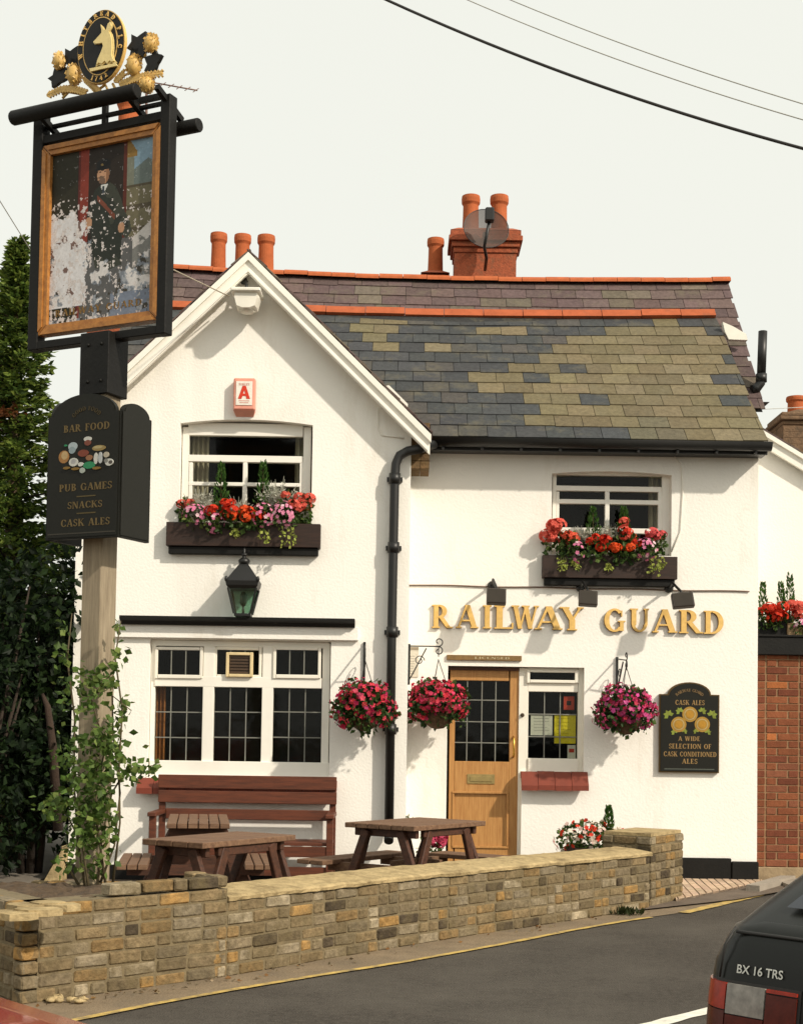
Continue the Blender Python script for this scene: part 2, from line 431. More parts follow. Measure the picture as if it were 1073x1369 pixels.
# ------------------------------------------------------------------ setting: ground
YA, YB = 13.6, 14.3
ASPH = mat('asphalt', (.066, .058, .049), .95, ns=26, amt=.42, bump=1.0, bs=90, stain=(.8, 1, .40, .66, (.098, .087, .073)), spec=.15)
VERGE = mat('gritty_verge', (.21, .155, .095), .98, ns=5, amt=.35, bump=.7, bs=60, stain=(2.5, 1, .5, .75, (.10, .08, .055)))
PAVE = mat('concrete_paving', (.30, .26, .21), .95, ns=3, amt=.2, bump=.4, bs=60)
YELLOW = mat('yellow_road_paint', (.52, .36, .10), .85, ns=12, amt=.3, stain=(9, 1, .46, .66, (.20, .15, .08)))
RWHITE = mat('white_road_paint', (.72, .69, .60), .8, ns=12, amt=.2, stain=(10, 1, .60, .8, (.25, .23, .2)))
def sheet(name, poly, z, m, th=0.0):
    mb = MB(); n = len(poly)
    if th: mb.prism([(p[0], p[1]) for p in poly], lambda u, v, d: Vector((u, v, d)), z-th, z)
    else: mb.add([(p[0], p[1], z) for p in poly], [list(range(n))])
    return tag(mb.build(name, m), kind='structure')
sheet('ground', [(-400, -400), (400, -400), (400, 600), (-400, 600)], -.012, mat('earth', (.10, .085, .06), .98, ns=.5, amt=.3))
dR = Vector((.73, .68, 0)).normalized(); nR = Vector((dR.y, -dR.x, 0))        # road direction, towards the camera
# kerb line from the photo
yl = [(60, 1372), (100, 1363.5), (200, 1343), (300, 1325), (400, 1308), (536, 1286.5), (661, 1264), (761, 1244), (836, 1231), (866, 1227), (908, 1221), (1036, 1191), (1073, 1180)]
yl = [G(*p) for p in yl]
left_ext = yl[0]-(yl[1]-yl[0]).normalized()*14
far_ext = yl[-1]+(yl[-1]-yl[-2]).normalized()*60
road_edge = [left_ext]+yl+[far_ext]
road = [(p.x, p.y) for p in road_edge]+[(far_ext.x+9, far_ext.y-9), (12, -3), (3, -12), (left_ext.x, left_ext.y-14)]
sheet('road', road, 0, ASPH)
verge = [(p.x, p.y) for p in road_edge]+[(far_ext.x-3, far_ext.y+3), (3.2, 14.0), (0, 13.0), (-3, 10.5), (left_ext.x-3, left_ext.y+3)]
def strip(pts, w, off=0):
    o = []; i = []
    for k, p in enumerate(pts):
        d = (pts[min(k+1, len(pts)-1)]-pts[max(k-1, 0)]).normalized(); n = Vector((d.y, -d.x, 0))
        o.append(p+n*(off+w/2)); i.append(p+n*(off-w/2))
    return o, i
vb = [p+Vector((-.9, 1.0, 0)) for p in road_edge]
mb = MB()
n = len(road_edge)
mb.add([(p.x, p.y, .004) for p in road_edge]+[(p.x, p.y, .012) for p in vb], [[k, k+1, n+k+1, n+k] for k in range(n-1)])
tag(mb.build('verge_strip', VERGE), kind='structure')
def line(name, pts, w, m, z, off=0):
    # worn painted line: subdivided with slightly uneven edges
    mb = MB(); q = []
    for a, b in zip(pts, pts[1:]):
        L = (b-a).length; k = max(1, int(L/.12))
        q += [a+(b-a)*t/k for t in range(k)]
    q.append(pts[-1]); o, i = strip(q, w, off)
    for a in range(len(q)):
        o[a] = o[a]+(i[a]-o[a])*rnd.uniform(-.06, .1); i[a] = i[a]+(o[a]-i[a])*rnd.uniform(-.06, .1)
    k = len(q)
    mb.add([(p.x, p.y, z) for p in o]+[(p.x, p.y, z) for p in i], [[a, a+1, k+a+1, k+a] for a in range(k-1)])
    tag(mb.build(name, m), kind='structure')
line('yellow_line', [left_ext]+yl[:10], .052, YELLOW, .009, .03)
line('yellow_line', [yl[10], yl[11], yl[12], far_ext], .10, YELLOW, .009, .03)
wl0, wl1 = G(860, 1374), G(948, 1351)
dw = (wl1-wl0).normalized()
for k in (-2, -1, 0, 1, 2, 3, 4):
    c = wl1+dw*(k*3.6)
    line('white_line', [c-dw*1.6, c+dw*.35], .10, RWHITE, .005)
# forecourt and pavement
fore = [(-4.6, 8.4), (-2.35, 7.9), (-.9, 9.3), (3.0, 12.7), (3.75, 13.6), (3.75, 14.4), (-4.6, 14.4)]
sheet('forecourt', fore, .02, mat('forecourt_paving', (.12, .09, .065), .95, ns=4, amt=.3, bump=.5))
bp0, bp1, bp2, bp3 = G(895, 1216, .03), G(912, 1172, .03), G(1008, 1180, .03), G(1000, 1192, .03)
PAVER = mat('block_paving', (1, 1, 1), .9, ns=20, amt=.2, attr=True, bump=.4)
mb = MB()
quad = [(p.x, p.y) for p in (G(903, 1208), Vector((2.6, 14.25, 0)), Vector((3.62, 14.25, 0)), G(1003, 1187))]
mb.prism(quad, lambda u, v, d: Vector((u, v, d)), 0, .035, (.16, .12, .085))
def clip(poly, reg):
    A = sum(reg[i][0]*reg[(i+1) % len(reg)][1]-reg[(i+1) % len(reg)][0]*reg[i][1] for i in range(len(reg)))
    sg_ = 1 if A > 0 else -1
    for i in range(len(reg)):
        a, b = reg[i], reg[(i+1) % len(reg)]; out = []
        f = lambda p: sg_*((b[0]-a[0])*(p[1]-a[1])-(b[1]-a[1])*(p[0]-a[0]))
        for k in range(len(poly)):
            p, q = poly[k], poly[(k+1) % len(poly)]; fp_, fq = f(p), f(q)
            if fp_ >= 0: out.append(p)
            if fp_*fq < 0: t = fp_/(fp_-fq); out.append((p[0]+(q[0]-p[0])*t, p[1]+(q[1]-p[1])*t))
        poly = out
        if len(poly) < 3: return None
    return poly
ax = Vector((.10, 1, 0)).normalized(); ay = Vector((ax.y, -ax.x, 0))
for i in range(-40, 40):
    for j in range(-20, 20):
        c = Vector((3.1, 13.4, 0))+ax*(j*.21+(i % 2)*.105)+ay*(i*.075)
        pl = clip([((c+ax*a+ay*b).x, (c+ax*a+ay*b).y) for a, b in ((-.101, -.031), (.101, -.031), (.101, .031), (-.101, .031))], quad)
        if pl: mb.prism(pl, lambda u, v, d: Vector((u, v, d)), .02, .045+rnd.uniform(-.002, .002), jc((.50, .36, .25), .16))
tag(mb.build('paved_corner', PAVER), kind='structure')
sheet('pavement', [(3.75, 13.2), (5, 14.3), (40, 44), (40, 60), (3.75, 15.1)], .05, PAVE, .06)
kb = MB()
ka = G(1000, 1195); kb.bar(ka+Vector((.05, .05, .03)), far_ext+Vector((-.3, .3, .03)), .13, .09)
tag(kb.build('kerb', PAVE), kind='structure')
# drive and yard left of the pub
sheet('drive', [(-12, 7.5), (-3.3, 8.2), (-3.35, 14), (-3.35, 26), (-12, 26)], .03, mat('drive_tarmac', (.17, .145, .115), .95, ns=3, amt=.2, bump=.4, bs=90))

# ------------------------------------------------------------------ world
w = bpy.data.worlds.new('World'); scene.world = w; w.use_nodes = True
nt = w.node_tree; bg = nt.nodes['Background']
SUN = Vector((1.22, -1.0, 1.14)).normalized()      # direction to the sun
elev = math.asin(SUN.z); az = math.atan2(SUN.x, SUN.y)
sky = nt.nodes.new('ShaderNodeTexSky'); sky.sky_type = 'NISHITA'; sky.sun_disc = False
sky.sun_elevation = elev; sky.sun_rotation = az
sky.air_density = 1.0; sky.dust_density = 7.0; sky.ozone_density = .6
mixn = nt.nodes.new('ShaderNodeMix'); mixn.data_type = 'RGBA'; mixn.inputs[0].default_value = .80
nt.links.new(sky.outputs[0], mixn.inputs[6]); mixn.inputs[7].default_value = (10.4, 10.4, 9.3, 1)   # thin bright summer haze over the whole sky
nt.links.new(mixn.outputs[2], bg.inputs['Color']); bg.inputs['Strength'].default_value = .10
sl = bpy.data.lights.new('sun', 'SUN'); so = bpy.data.objects.new('sun', sl); col.objects.link(so)
so.rotation_euler = SUN.to_track_quat('Z', 'Y').to_euler(); so.location = (6, -4, 12)
sl.energy = 3.6; sl.angle = R(1.5); sl.color = (1, .905, .765)
scene.view_settings.view_transform = 'Standard'; scene.view_settings.look = 'None'
scene.view_settings.exposure = 0.06; scene.view_settings.gamma = 1.0; scene.view_settings.use_curve_mapping = False
scene.cycles.max_bounces = 8; scene.cycles.transparent_max_bounces = 24

# ------------------------------------------------------------------ the pub
WR = P(545, 900, YA).x              # right corner of the gabled wing
WL = P(97, 920, YA).x               # left corner
BR = P(1012, 900, YB).x             # right corner of the main block
pub = thing('pub_building', 'white rendered pub with a front gable, slate roof and dark leaded windows', 'pub', (0, YA, 0))
# -- gabled wing
apz = P(333, 352, YA).z; apx = P(333, 352, YA).x
evR = P(562, 590, YA)
kz = (apz-evR.z)/(evR.x-apx)
def gz(x): return apz-abs(x-apx)*kz
def arch(r, rise, n=8):
    X0, Z0, X1, Z1 = r
    return [(X0, Z0), (X1, Z0)]+[(X1+(X0-X1)*k/n, Z1+rise*(1-(2*k/n-1)**2)) for k in range(n+1)]
hW1 = arch(rect(240, 567, 417, 701, YA), .045)
rW3 = rect(198.5, 856, 441, 1041, YA)
wall = MB()
plate(wall, [(WL, 0), (WR, 0), (WR, gz(WR)), (apx, apz), (WL, gz(WL))], [hW1, hrect(rW3)], YA, .22)
plate(wall, [(WL, 0), (WR, 0), (WR, gz(WR)), (apx, apz), (WL, gz(WL))], [], 17.0, .2)
wall.box((WL, YA+.22, 0), (WL+.22, 17.0, gz(WL)))
wall.box((WR-.22, YA+.22, 0), (WR, YB, gz(WR)))
wall.build('gable_wall', WHITE, pub)
# -- main block
eaz = P(800, 603, YB).z
hW2 = arch(rect(737, 634, 897, 742, YB), .03)
d0 = rect(597, 891, 697, 1150, YB); s0 = rect(697, 892, 780, 1032, YB)
hD = [(d0[0], -.05), (d0[2], -.05), (d0[2], s0[1]), (s0[2], s0[1]), (s0[2], s0[3]), (d0[0], s0[3])]
RIDG = P(955, 425, 16.4); ridge_z = RIDG.z
mw = MB()
# the doorway opening runs to the floor: outline with a notch
plate(mw, [(WR-.3, 0), (d0[0], 0), (d0[0], s0[3]), (s0[2], s0[3]), (s0[2], s0[1]), (d0[2], s0[1]), (d0[2], 0), (BR, 0), (BR, eaz+.15), (WR-.3, eaz+.15)], [hW2], YB, .24)
mw.box((WL, 18.6, 0), (BR, 18.8, eaz))
side = [(YB+.24, 0), (18.6, 0), (18.6, eaz+.3), (16.6, ridge_z-.1), (YB+.24, eaz+.1)]
mw.prism(side, lambda u, v, d: Vector((d, u, v)), BR-.24, BR)
side2 = [(17.1, 0), (18.6, 0), (18.6, eaz+.3), (17.1, ridge_z-.3)]
mw.prism(side2, lambda u, v, d: Vector((d, u, v)), WL, WL+.24)
mw.build('main_wall', WHITE, pub)
fl = MB(); fl.box((WL+.22, YA+.22, 0), (BR-.24, 18.6, .04)); fl.box((WL+.22, YA+.9, 2.35), (BR-.24, 18.6, 2.45)); fl.build('floor_slab', DARK, pub)
# plinth
pl = MB()
px_ = P(698, 1140, YB).x
pr = P(1008, 1160, YB).x
zt = P(960, 1147, YB).z
pl.box((px_, YB-.035, 0), (pr-.24, YB-.002, zt), bev=.01); pl.box((pr-.24, YB-.05, 0), (pr+.03, YB-.002, zt-.03), bev=.01)
pl.box((WL, YA-.03, 0), (WR, YA-.002, .16), bev=.01)
pl.build('plinth', BLACKW, pub)

# -- roofs of real slates
def slate_roof(mb, fn, U0, U1, V0, V1, sw, sv, colf, left=None, right=None, th=.012):
    rows = int((V1-V0)/sv+.5)
    for r in range(rows):
        v0 = V0+r*sv; off = (r % 2)*sw*.5+rnd.uniform(-.02, .02)
        u = U0-off
        a0 = U0 if not left else left(v0); a1 = U1 if not right else right(v0)
        while u < a1:
            w_ = sw*rnd.uniform(.94, 1.06)
            a, b = max(u, a0), min(u+w_-.006, a1)
            if b-a > .03:
                jl = rnd.uniform(-.010, .010); lift = rnd.uniform(0, .004); tl = rnd.uniform(-.004, .004)
                v1 = min(v0+sv*1.6, V1+.02)
                q = [fn(a, v0+jl, .018+lift), fn(b, v0+jl+tl, .018+lift), fn(b, v1, .004), fn(a, v1, .004)]
                q2 = [fn(a, v0+jl, .018+lift-th), fn(b, v0+jl+tl, .018+lift-th), fn(b, v1, -.006), fn(a, v1, -.006)]
                mb.add(q+q2, [(0, 1, 2, 3), (7, 6, 5, 4), (0, 4, 5, 1), (1, 5, 6, 2), (2, 6, 7, 3), (3, 7, 4, 0)], colf(fn((a+b)/2, v0+sv*.5, 0), r))
            u += w_
GREY = (.050, .053, .055); TAN = (.142, .116, .066); PURP = (.108, .074, .070)
tanpoly = [(816, 433), (955, 433), (1030, 590), (905, 586), (905, 572), (716, 575), (716, 557), (691, 553), (708, 538), (708, 530), (644, 531), (644, 520), (660, 510), (677, 498), (693, 484), (708, 472), (760, 464), (763, 452), (816, 450)]
tan2 = [[(625, 437), (702, 440), (702, 453), (625, 450)], [(472, 432), (548, 434), (548, 447), (472, 445)], [(494, 446), (530, 448), (532, 459), (494, 458)], [(475, 459), (592, 462), (592, 474), (475, 472)], [(560, 461), (594, 462), (594, 478), (560, 476)]]
gap = [(800, 572), (838, 572), (838, 584), (800, 583)]
def c_front(p, r):
    x, y = proj(p); x += rnd.gauss(0, 8); y += rnd.gauss(0, 4)
    t = pip(x, y, tanpoly) or any(pip(x, y, q) for q in tan2)
    if t and rnd.random() < .09: t = False
    if not t and x > 640 and rnd.random() < .03: t = True
    if t:
        c = jc(TAN, .17)
        if rnd.random() < .16: c = jc((.168, .140, .085), .1)
        return c
    c = jc(GREY, .14)
    if y > 560 and x > 850: c = jc((.10, .088, .058), .2)
    elif rnd.random() < .2: c = jc((.066, .062, .056), .14)
    return c
def c_purp(p, r): return jc(PURP, .2) if rnd.random() < .85 else jc((.135, .11, .085), .2)
# front roof plane
eY = YB-.28; ez = P(800, 588, eY).z
RZ = ridge_z; RYf = 16.4
dv = Vector((0, RYf-eY, RZ-ez)); LV = dv.length; dv.normalize(); nv = Vector((0, -dv.z, dv.y))
if nv.z < 0: nv = -nv
vx = P(1026, 588, eY).x
sag = lambda u: -.05*max(0, 1-((u-.6)/3.2)**2)
def fr(u, v, d): return Vector((u, eY, ez))+dv*v+nv*(d+sag(u)*(v/LV))
def lefte(v):
    z = ez+dv.z*v; y = eY+dv.y*v
    return WL-.1 if z > apz+.05 else max(WL-.1, apx+(apz-z)/kz-.05)
rf = MB()
slate_roof(rf, fr, WL-.1, vx, .0, LV, .29, LV/12.0, c_front)
m0 = 40
rf.add([fr(WL-.1, 0, -.03), fr(vx-.02, 0, -.03), fr(vx-.02, LV, -.03), fr(WL-.1, LV, -.03)], [(0, 1, 2, 3)], (.03, .03, .03))
roof = rf.build('slate_roof', SLATE, pub)
# upper purple roof
pY0, pY1 = 16.0, 17.2
pz1 = P(800, 375, pY1).z
pvx0 = P(972, 388, pY1).x; pvx1 = P(1022, 548, 15.4).x
pz0v = P(1022, 548, 15.4).z
dp = Vector((0, pY1-15.4, pz1-pz0v)); LP = dp.length; dp.normalize(); npv = Vector((0, -dp.z, dp.y))
sag2 = lambda u: .045*((u-1.2)/3)**2
def fp(u, v, d): return Vector((u, 15.4, pz0v))+dp*v+npv*d+Vector((0, 0, (sag2(u)-.03)*(v/LP)))
up = MB()
nrow = int(LP/.20); sv = LP/nrow
def rightp(v): return pvx1+(pvx0-pvx1)*v/LP
slate_roof(up, fp, vx-.6, vx+.6, 0, LP*.5, .30, sv, c_purp, left=lambda v: vx-.2, right=rightp)
r0 = int(nrow*.5)
for_v = r0*sv
slate_roof(up, fp, WL-.1, vx+.6, for_v, LP-.01, .30, sv, c_purp, right=rightp)
up.add([fp(WL-.1, LP*.45, -.03), fp(rightp(LP*.45)-.02, LP*.45, -.03), fp(rightp(LP)-.02, LP, -.03), fp(WL-.1, LP, -.03)], [(0, 1, 2, 3)], (.03, .03, .03))
up.add([fp(vx-.3, 0, -.03), fp(rightp(0)-.02, 0, -.03), fp(rightp(LP)-.02, LP, -.03), fp(vx-.3, LP, -.03)], [(0, 1, 2, 3)], (.03, .03, .03))
# back slope
up.add([(WL-.1, pY1, pz1-.03), (pvx0, pY1, pz1-.03), (pvx0, 19.2, eaz-.1), (WL-.1, 19.2, eaz-.1)], [(0, 1, 2, 3)], PURP)
up.build('upper_slate_roof', SLATE, pub)
# ridge tiles
def ridge(mb, pts_fn, U0, U1, L, r, flat=.55):
    u = U0; k = 0
    while u < U1-.02:
        a, b = u, min(u+L, U1); j = rnd.uniform(-.008, .008)
        n = 8; vs = []
        for x in (a+.003, b-.003):
            c = pts_fn(x)
            for q in range(n+1):
                t = math.pi*(q/n)
                vs.append(c+Vector((0, math.cos(t)*r*1.25, math.sin(t)*r*flat*1.7-r*.6+j)))
        fs = [[q, q+1, n+2+q, n+1+q] for q in range(n)]+[list(range(n+1)), list(range(n+1, 2*n+2))]
        mb.add(vs, fs, None, 0, False)
        u = b; k += 1
rt_ = MB()
ridge(rt_, lambda u: Vector((u, pY1, pz1+.03+sag2(u)-.03)), WL-.1, pvx0+.02, .29, .085)
rt_.build('ridge_tiles', TERRA, pub)
rb = MB()
a = fr(0, LV, 0)
u = WL-.1
uend = P(956, 420, 16.4).x
while u < uend-.02:
    b = min(u+.46, uend); j = rnd.uniform(-.006, .006)
    o0 = fr(u+.004, LV-.02, .05+j); o1 = fr(b-.004, LV-.02, .05+j)
    hb = Vector((0, .085, .098))
    mid = [o0, o1, o1+hb, o0+hb]
    bk = [p+Vector((0, .10, -.06)) for p in mid]
    rb.add(mid+bk, [(0, 1, 2, 3), (7, 6, 5, 4), (0, 4, 5, 1), (1, 5, 6, 2), (2, 6, 7, 3), (3, 7, 4, 0)])
    u = b
rb.build('ridge_band', mat('dark_terracotta', (.39, .100, .040), .85, ns=9, amt=.2, bump=.3, bs=50, stain=(5, 1, .58, .85, (.16, .09, .06)), spec=.2), pub)
# mortar patch at the verge
pm = MB()
c = P(978, 448, 16.35)
pm.prism([(p.x, p.z) for p in (P(961, 436, 16.2), P(975, 442, 16.2), P(992, 452, 16.2), P(994, 460, 16.2), P(969, 459, 16.2), P(964, 449, 16.2))], xz(16.05), -.06, .02)
pm.build('mortar_patch', WHITEP, pub)
# gable roof slabs with slate tops
YF = YA-.15
aZ = P(333, 336, YF).z; aX = P(333, 336, YF).x
rE = P(574, 577, YF)
ks = (aZ-rE.z)/(rE.x-aX)
for sgn, nm in ((1, 'gable_roof'), (-1, 'gable_roof')):
    g = MB()
    L = rE.x-aX+.02
    t = Vector((sgn, 0, -ks)).normalized(); nn = Vector((sgn*ks, 0, 1)).normalized(); LL = L*math.sqrt(1+ks*ks)
    def gf(u, v, d, t=t, nn=nn, LL=LL): return Vector((aX, YF-.03+u, aZ))+t*(LL-v)+nn*d
    slate_roof(g, gf, 0, 3.1, 0, LL, .29, LL/11, c_purp)
    g.add([gf(0.01, 0.02, -.025), gf(3.1, 0.02, -.025), gf(3.1, LL, -.025), gf(.01, LL, -.025)], [(0, 1, 2, 3)], (.05, .045, .04))
    g.build(nm, SLATE, pub)
    # bargeboard: board + moulded upper edge
    bb = MB()
    def bf(u, v, d, sgn=sgn): return Vector((aX+sgn*u, YF-d, aZ-ks*u+v))
    Lx = L-.015
    bb.prism([(0, -.045), (Lx, -.045), (Lx, -.225), (0, -.225)], bf, 0, .035)
    bb.prism([(0, -.025), (Lx+.01, -.025), (Lx+.01, -.10), (0, -.10)], bf, .0352, .062)
    bb.prism([(0, -.185), (Lx-.02, -.185), (Lx-.02, -.21), (0, -.21)], bf, .0352, .05)
    # soffit
    bb.prism([(0, -.06), (Lx, -.06), (Lx, -.085), (0, -.085)], bf, -.147, -.002)
    # corbel block at the foot
    cpl = [(P(a, b, YF).x-aX, P(a, b, YF).z) for a, b in ((505, 517), (509, 541), (528, 541), (542, 557), (545, 540), (520, 515))]
    bb.prism([(aX+sgn*u, v) for u, v in cpl], xz(YF), -.148, -.003)
    bb.build('bargeboard', SILLW, pub)
# brick return under the right bargeboard end
br = MB()
for r in range(6):
    for q in range(2):
        br.box((WR+.002+q*.09, YA+.06, evR.z-.25+r*.075), (WR+.088+q*.09, YA+.5, evR.z-.25+r*.075+.068), jc((.16, .10, .05), .3))
br.build('brick_return', BRICK, pub)

# gutter and fascia
gu = MB()
gz0 = P(800, 595, eY-.02).z; gx0 = P(572, 592, eY-.02).x; gx1 = P(1030, 592, eY-.02).x
n = 8; vs = []
for x in (gx0, gx1):
    for q in range(n+1):
        t = math.pi*(1+q/n); vs.append(Vector((x, eY-.03+math.cos(t)*.06, gz0+.045+math.sin(t)*.085)))
gu.add(vs, [[q, q+1, n+2+q, n+1+q] for q in range(n)]+[list(range(n+1)), list(range(n+1, 2*n+2))], smooth=True)
gu.box((gx0+.02, eY+.04, gz0-.06), (gx1-.02, eY+.065, gz0+.06))
gu.box((gx0+.02, eY+.066, gz0-.05), (gx1-.02, YB-.002, gz0-.03))
for k in range(9):
    x = gx0+.15+(gx1-gx0-.3)*k/8
    gu.box((x-.012, eY-.035, gz0-.055), (x+.012, eY+.04, gz0-.042))
    gu.box((x-.008, eY-.033, gz0-.07), (x+.008, eY-.02, gz0-.055))
gu.build('gutter', PIPE, pub)
dp_ = MB()
YP = YA-.08
pts = [P(580, 594, eY-.02), P(561, 600, YA-.14), P(545, 603, YP), P(534, 609, YP), P(529, 620, YP), P(527.5, 640, YP), P(523.5, 845, YP), P(520, 1095, YP)]
dp_.tube(pts, .045, 12)
for y in (640, 732, 845, 975): 
    c = P(527.5-(y-640)*.0165, y, YP); dp_.lathe(c-Vector((0, 0, .05)), [(.045, 0), (.056, 0), (.056, .1), (.045, .1)], 12)
    dp_.box((c.x-.075, YP+.03, c.z-.02), (c.x+.075, YA-.002, c.z+.02))
e = P(520, 1095, YP); dp_.tube([e, e+Vector((0, -.02, -.12)), e+Vector((0, -.12, -.2))], .045, 12)
dp_.build('drainpipe', PIPE, pub)
# black vent pipe at the right
vp = MB(); YV = 15.6
vp.tube([P(1019, 443, YV), P(1017, 500, YV)], .05, 12)
vp.lathe(P(1017, 506, YV), [(.05, -.04), (.062, -.04), (.062, .05), (.05, .05)], 12)
vp.tube([P(1017, 503, YV), P(1016, 512, YV), P(1011, 519, YV), P(1004, 521, YV)], .052, 12)
vp.box(P(1007, 537, YV), P(1022, 543, YV+.2))
vp.build('vent_pipe', PIPE, pub)

# -- chimneys
def pot(mb, x0, x1, yt, yb, Y, px_bottom=None):
    xm = (x0+x1)/2; t = P(xm, yt, Y); b = P(xm, yb, Y); r = (P(x1, yt, Y).x-P(x0, yt, Y).x)/2; h = t.z-b.z
    prof = [(r*1.0, 0), (r*.98, .05*h), (r*.9, .1*h), (r*.84, .55*h), (r*.82, .78*h), (r*.86, .80*h), (r*.98, .84*h), (r*1.0, .93*h), (r*.96, 1.0*h), (r*.74, 1.0*h), (r*.70, .7*h)]
    mb.lathe(b, prof, 24, smooth=False)
BRC = mat('chimney_brick', (.34, .085, .034), .9, ns=25, amt=.35, bump=.7, bs=50, stain=(8, 1, .5, .8, (.15, .09, .05)))
YC = 18.0
def stack(x0, x1, yt, Y, dep, pots, zbase, cap=True):
    X0 = P(x0, yt, Y).x; X1 = P(x1, yt, Y).x; z = P((x0+x1)/2, yt, Y).z
    mb = MB(); w_ = X1-X0; ins = .05*w_+.03
    k = 0; zz = z
    if cap:
        for hh, o_ in ((.07, .02), (.07, 0.0), (.07, .035), (.07, .06)):
            mb.box((X0+o_, Y-dep/2+o_, zz-hh+.003), (X1-o_, Y+dep/2-o_, zz), bev=.006); zz -= hh
    mb.box((X0+.075, Y-dep/2+.075, zbase), (X1-.075, Y+dep/2-.075, zz))
    # flaunching
    vs = [(X0+.02, Y-dep/2+.02, z+.002), (X1-.02, Y-dep/2+.02, z+.002), (X1-.02, Y+dep/2-.02, z+.002), (X0+.02, Y+dep/2-.02, z+.002), (X0+.12, Y-dep/2+.12, z+.06), (X1-.12, Y-dep/2+.12, z+.06), (X1-.12, Y+dep/2-.12, z+.06), (X0+.12, Y+dep/2-.12, z+.06)]
    mb.add(vs, [(0, 1, 5, 4), (1, 2, 6, 5), (2, 3, 7, 6), (3, 0, 4, 7), (4, 5, 6, 7)])
    ch = mb.build('chimney', BRC, pub)
    for pa in pots:
        p_ = MB(); pot(p_, *pa, Y); p_.build('chimney_pot', TERRA, ch)
stack(599, 696, 318, YC, .62, [(616, 641, 263, 322), (654, 679, 263, 322)], 5.2)
stack(560, 602, 372, YC+.1, .5, [(570, 593, 320, 374)], 5.2, cap=False)
stack(268, 382, 372, YC+.1, .5, [(280, 303, 313, 374), (312, 335, 315, 374), (343, 367, 316, 374)], 5.2, cap=False)
stack(120, 215, 236, YC+.2, .7, [(154, 186, 122, 238)], 5.2)

# -- windows
def bars(name, rl, Y, th, m, parent, bev=.004):
    mb = MB(); e = 0
    for r in rl:
        X0, Z0, X1, Z1 = rect(*r[:4], Y); e = (e+1) % 5; o = r[4] if len(r) > 4 else 0
        mb.box((X0, Y-o-e*.0007, Z0), (X1, Y+th+e*.0007, Z1), bev=bev)
    return mb.build(name, m, parent)
def pane(r, Y, parent):
    X0, Z0, X1, Z1 = rect(*r, Y); mb = MB()
    mb.add([(X0, Y, Z0), (X1, Y, Z0), (X1, Y, Z1), (X0, Y, Z1)], [(0, 1, 2, 3)])
    return mb.build('pane', GLASS, parent)
def curtain(x0, x1, y0, y1, Y, m, parent, folds=7):
    X0, Z0, X1, Z1 = rect(x0, y0, x1, y1, Y); mb = MB(); n = folds*6; vs = []
    for k in range(n+1):
        t = k/n; dy = math.sin(t*folds*2*math.pi)*.025+rnd.uniform(-.003, .003)
        for z in (Z0, Z1): vs.append((X0+(X1-X0)*t, Y+dy, z))
    mb.add(vs, [[2*k, 2*k+2, 2*k+3, 2*k+1] for k in range(n)], smooth=True)
    return mb.build('curtain', m, parent)
def came(xs, ys, r, Y, parent, w=.010):
    mb = MB()
    X0, Z0, X1, Z1 = rect(*r, Y)
    for x in xs:
        X = P(x, (r[1]+r[3])/2, Y).x; mb.box((X-w/2, Y-.006, Z0), (X+w/2, Y-.001, Z1))
    for y in ys:
        Z = P((r[0]+r[2])/2, y, Y).z; mb.box((X0, Y-.008, Z-w/2), (X1, Y-.0005, Z+w/2))
    return mb.build('leading', LEAD, parent)
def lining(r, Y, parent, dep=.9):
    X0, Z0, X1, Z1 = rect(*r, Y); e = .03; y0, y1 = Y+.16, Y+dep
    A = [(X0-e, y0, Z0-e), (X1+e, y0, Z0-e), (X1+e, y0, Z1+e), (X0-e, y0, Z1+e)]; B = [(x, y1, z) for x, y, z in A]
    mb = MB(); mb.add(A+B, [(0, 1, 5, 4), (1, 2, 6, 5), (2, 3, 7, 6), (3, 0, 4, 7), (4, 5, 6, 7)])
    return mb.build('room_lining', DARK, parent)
# upper gable window
Y1 = YA+.09
W1 = bars('window', [(243, 571, 252, 704), (405, 571, 415, 704), (252, 566, 405, 583), (252, 609, 405, 618), (252, 618, 257, 704), (400, 618, 405, 704), (324, 618, 330, 704), (252, 645, 405, 650), (252, 697, 405, 704)], Y1, .06, SILLW, pub)
pane((250, 580, 407, 613), Y1+.03, W1); pane((250, 612, 407, 700), Y1+.035, W1)
curtain(253, 279, 574, 704, Y1+.15, CURT, W1, 4); curtain(394, 408, 574, 704, Y1+.15, CURT, W1, 2)
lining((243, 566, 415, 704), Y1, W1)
# upper window of the main block
Y2 = YB+.10
W2 = bars('window', [(738, 630, 743, 742), (884, 632, 895, 742), (743, 629, 884, 636), (743, 650, 884, 657), (743, 657, 747, 742), (879, 657, 884, 742), (808, 657, 814, 742), (743, 668, 884, 674), (743, 706, 884, 713)], Y2, .06, SILLW, pub)
pane((741, 632, 887, 652), Y2+.03, W2); pane((741, 651, 887, 742), Y2+.035, W2)
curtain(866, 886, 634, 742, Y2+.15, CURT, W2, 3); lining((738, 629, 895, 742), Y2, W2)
# ground floor three-light window
Y3 = YA+.08
rl = [(201, 858, 207, 1036), (430, 860, 440, 1040), (201, 857, 440, 865), (201, 1018, 440, 1041, .03), (271, 864, 286, 1020, .012), (350, 864, 365, 1020, .012), (207, 905, 430, 919, .012)]
W3 = bars('window', rl, Y3, .06, SILLW, pub)
for (x0, x1) in ((207, 271), (286, 350), (365, 429)):
    pane((x0-1, 917, x1+1, 1020), Y3+.03, W3)
    xs = [x0+(x1-x0)*k/3 for k in (1, 2)]
    came(xs, [952, 986], (x0, 918, x1, 1019), Y3+.03, W3)
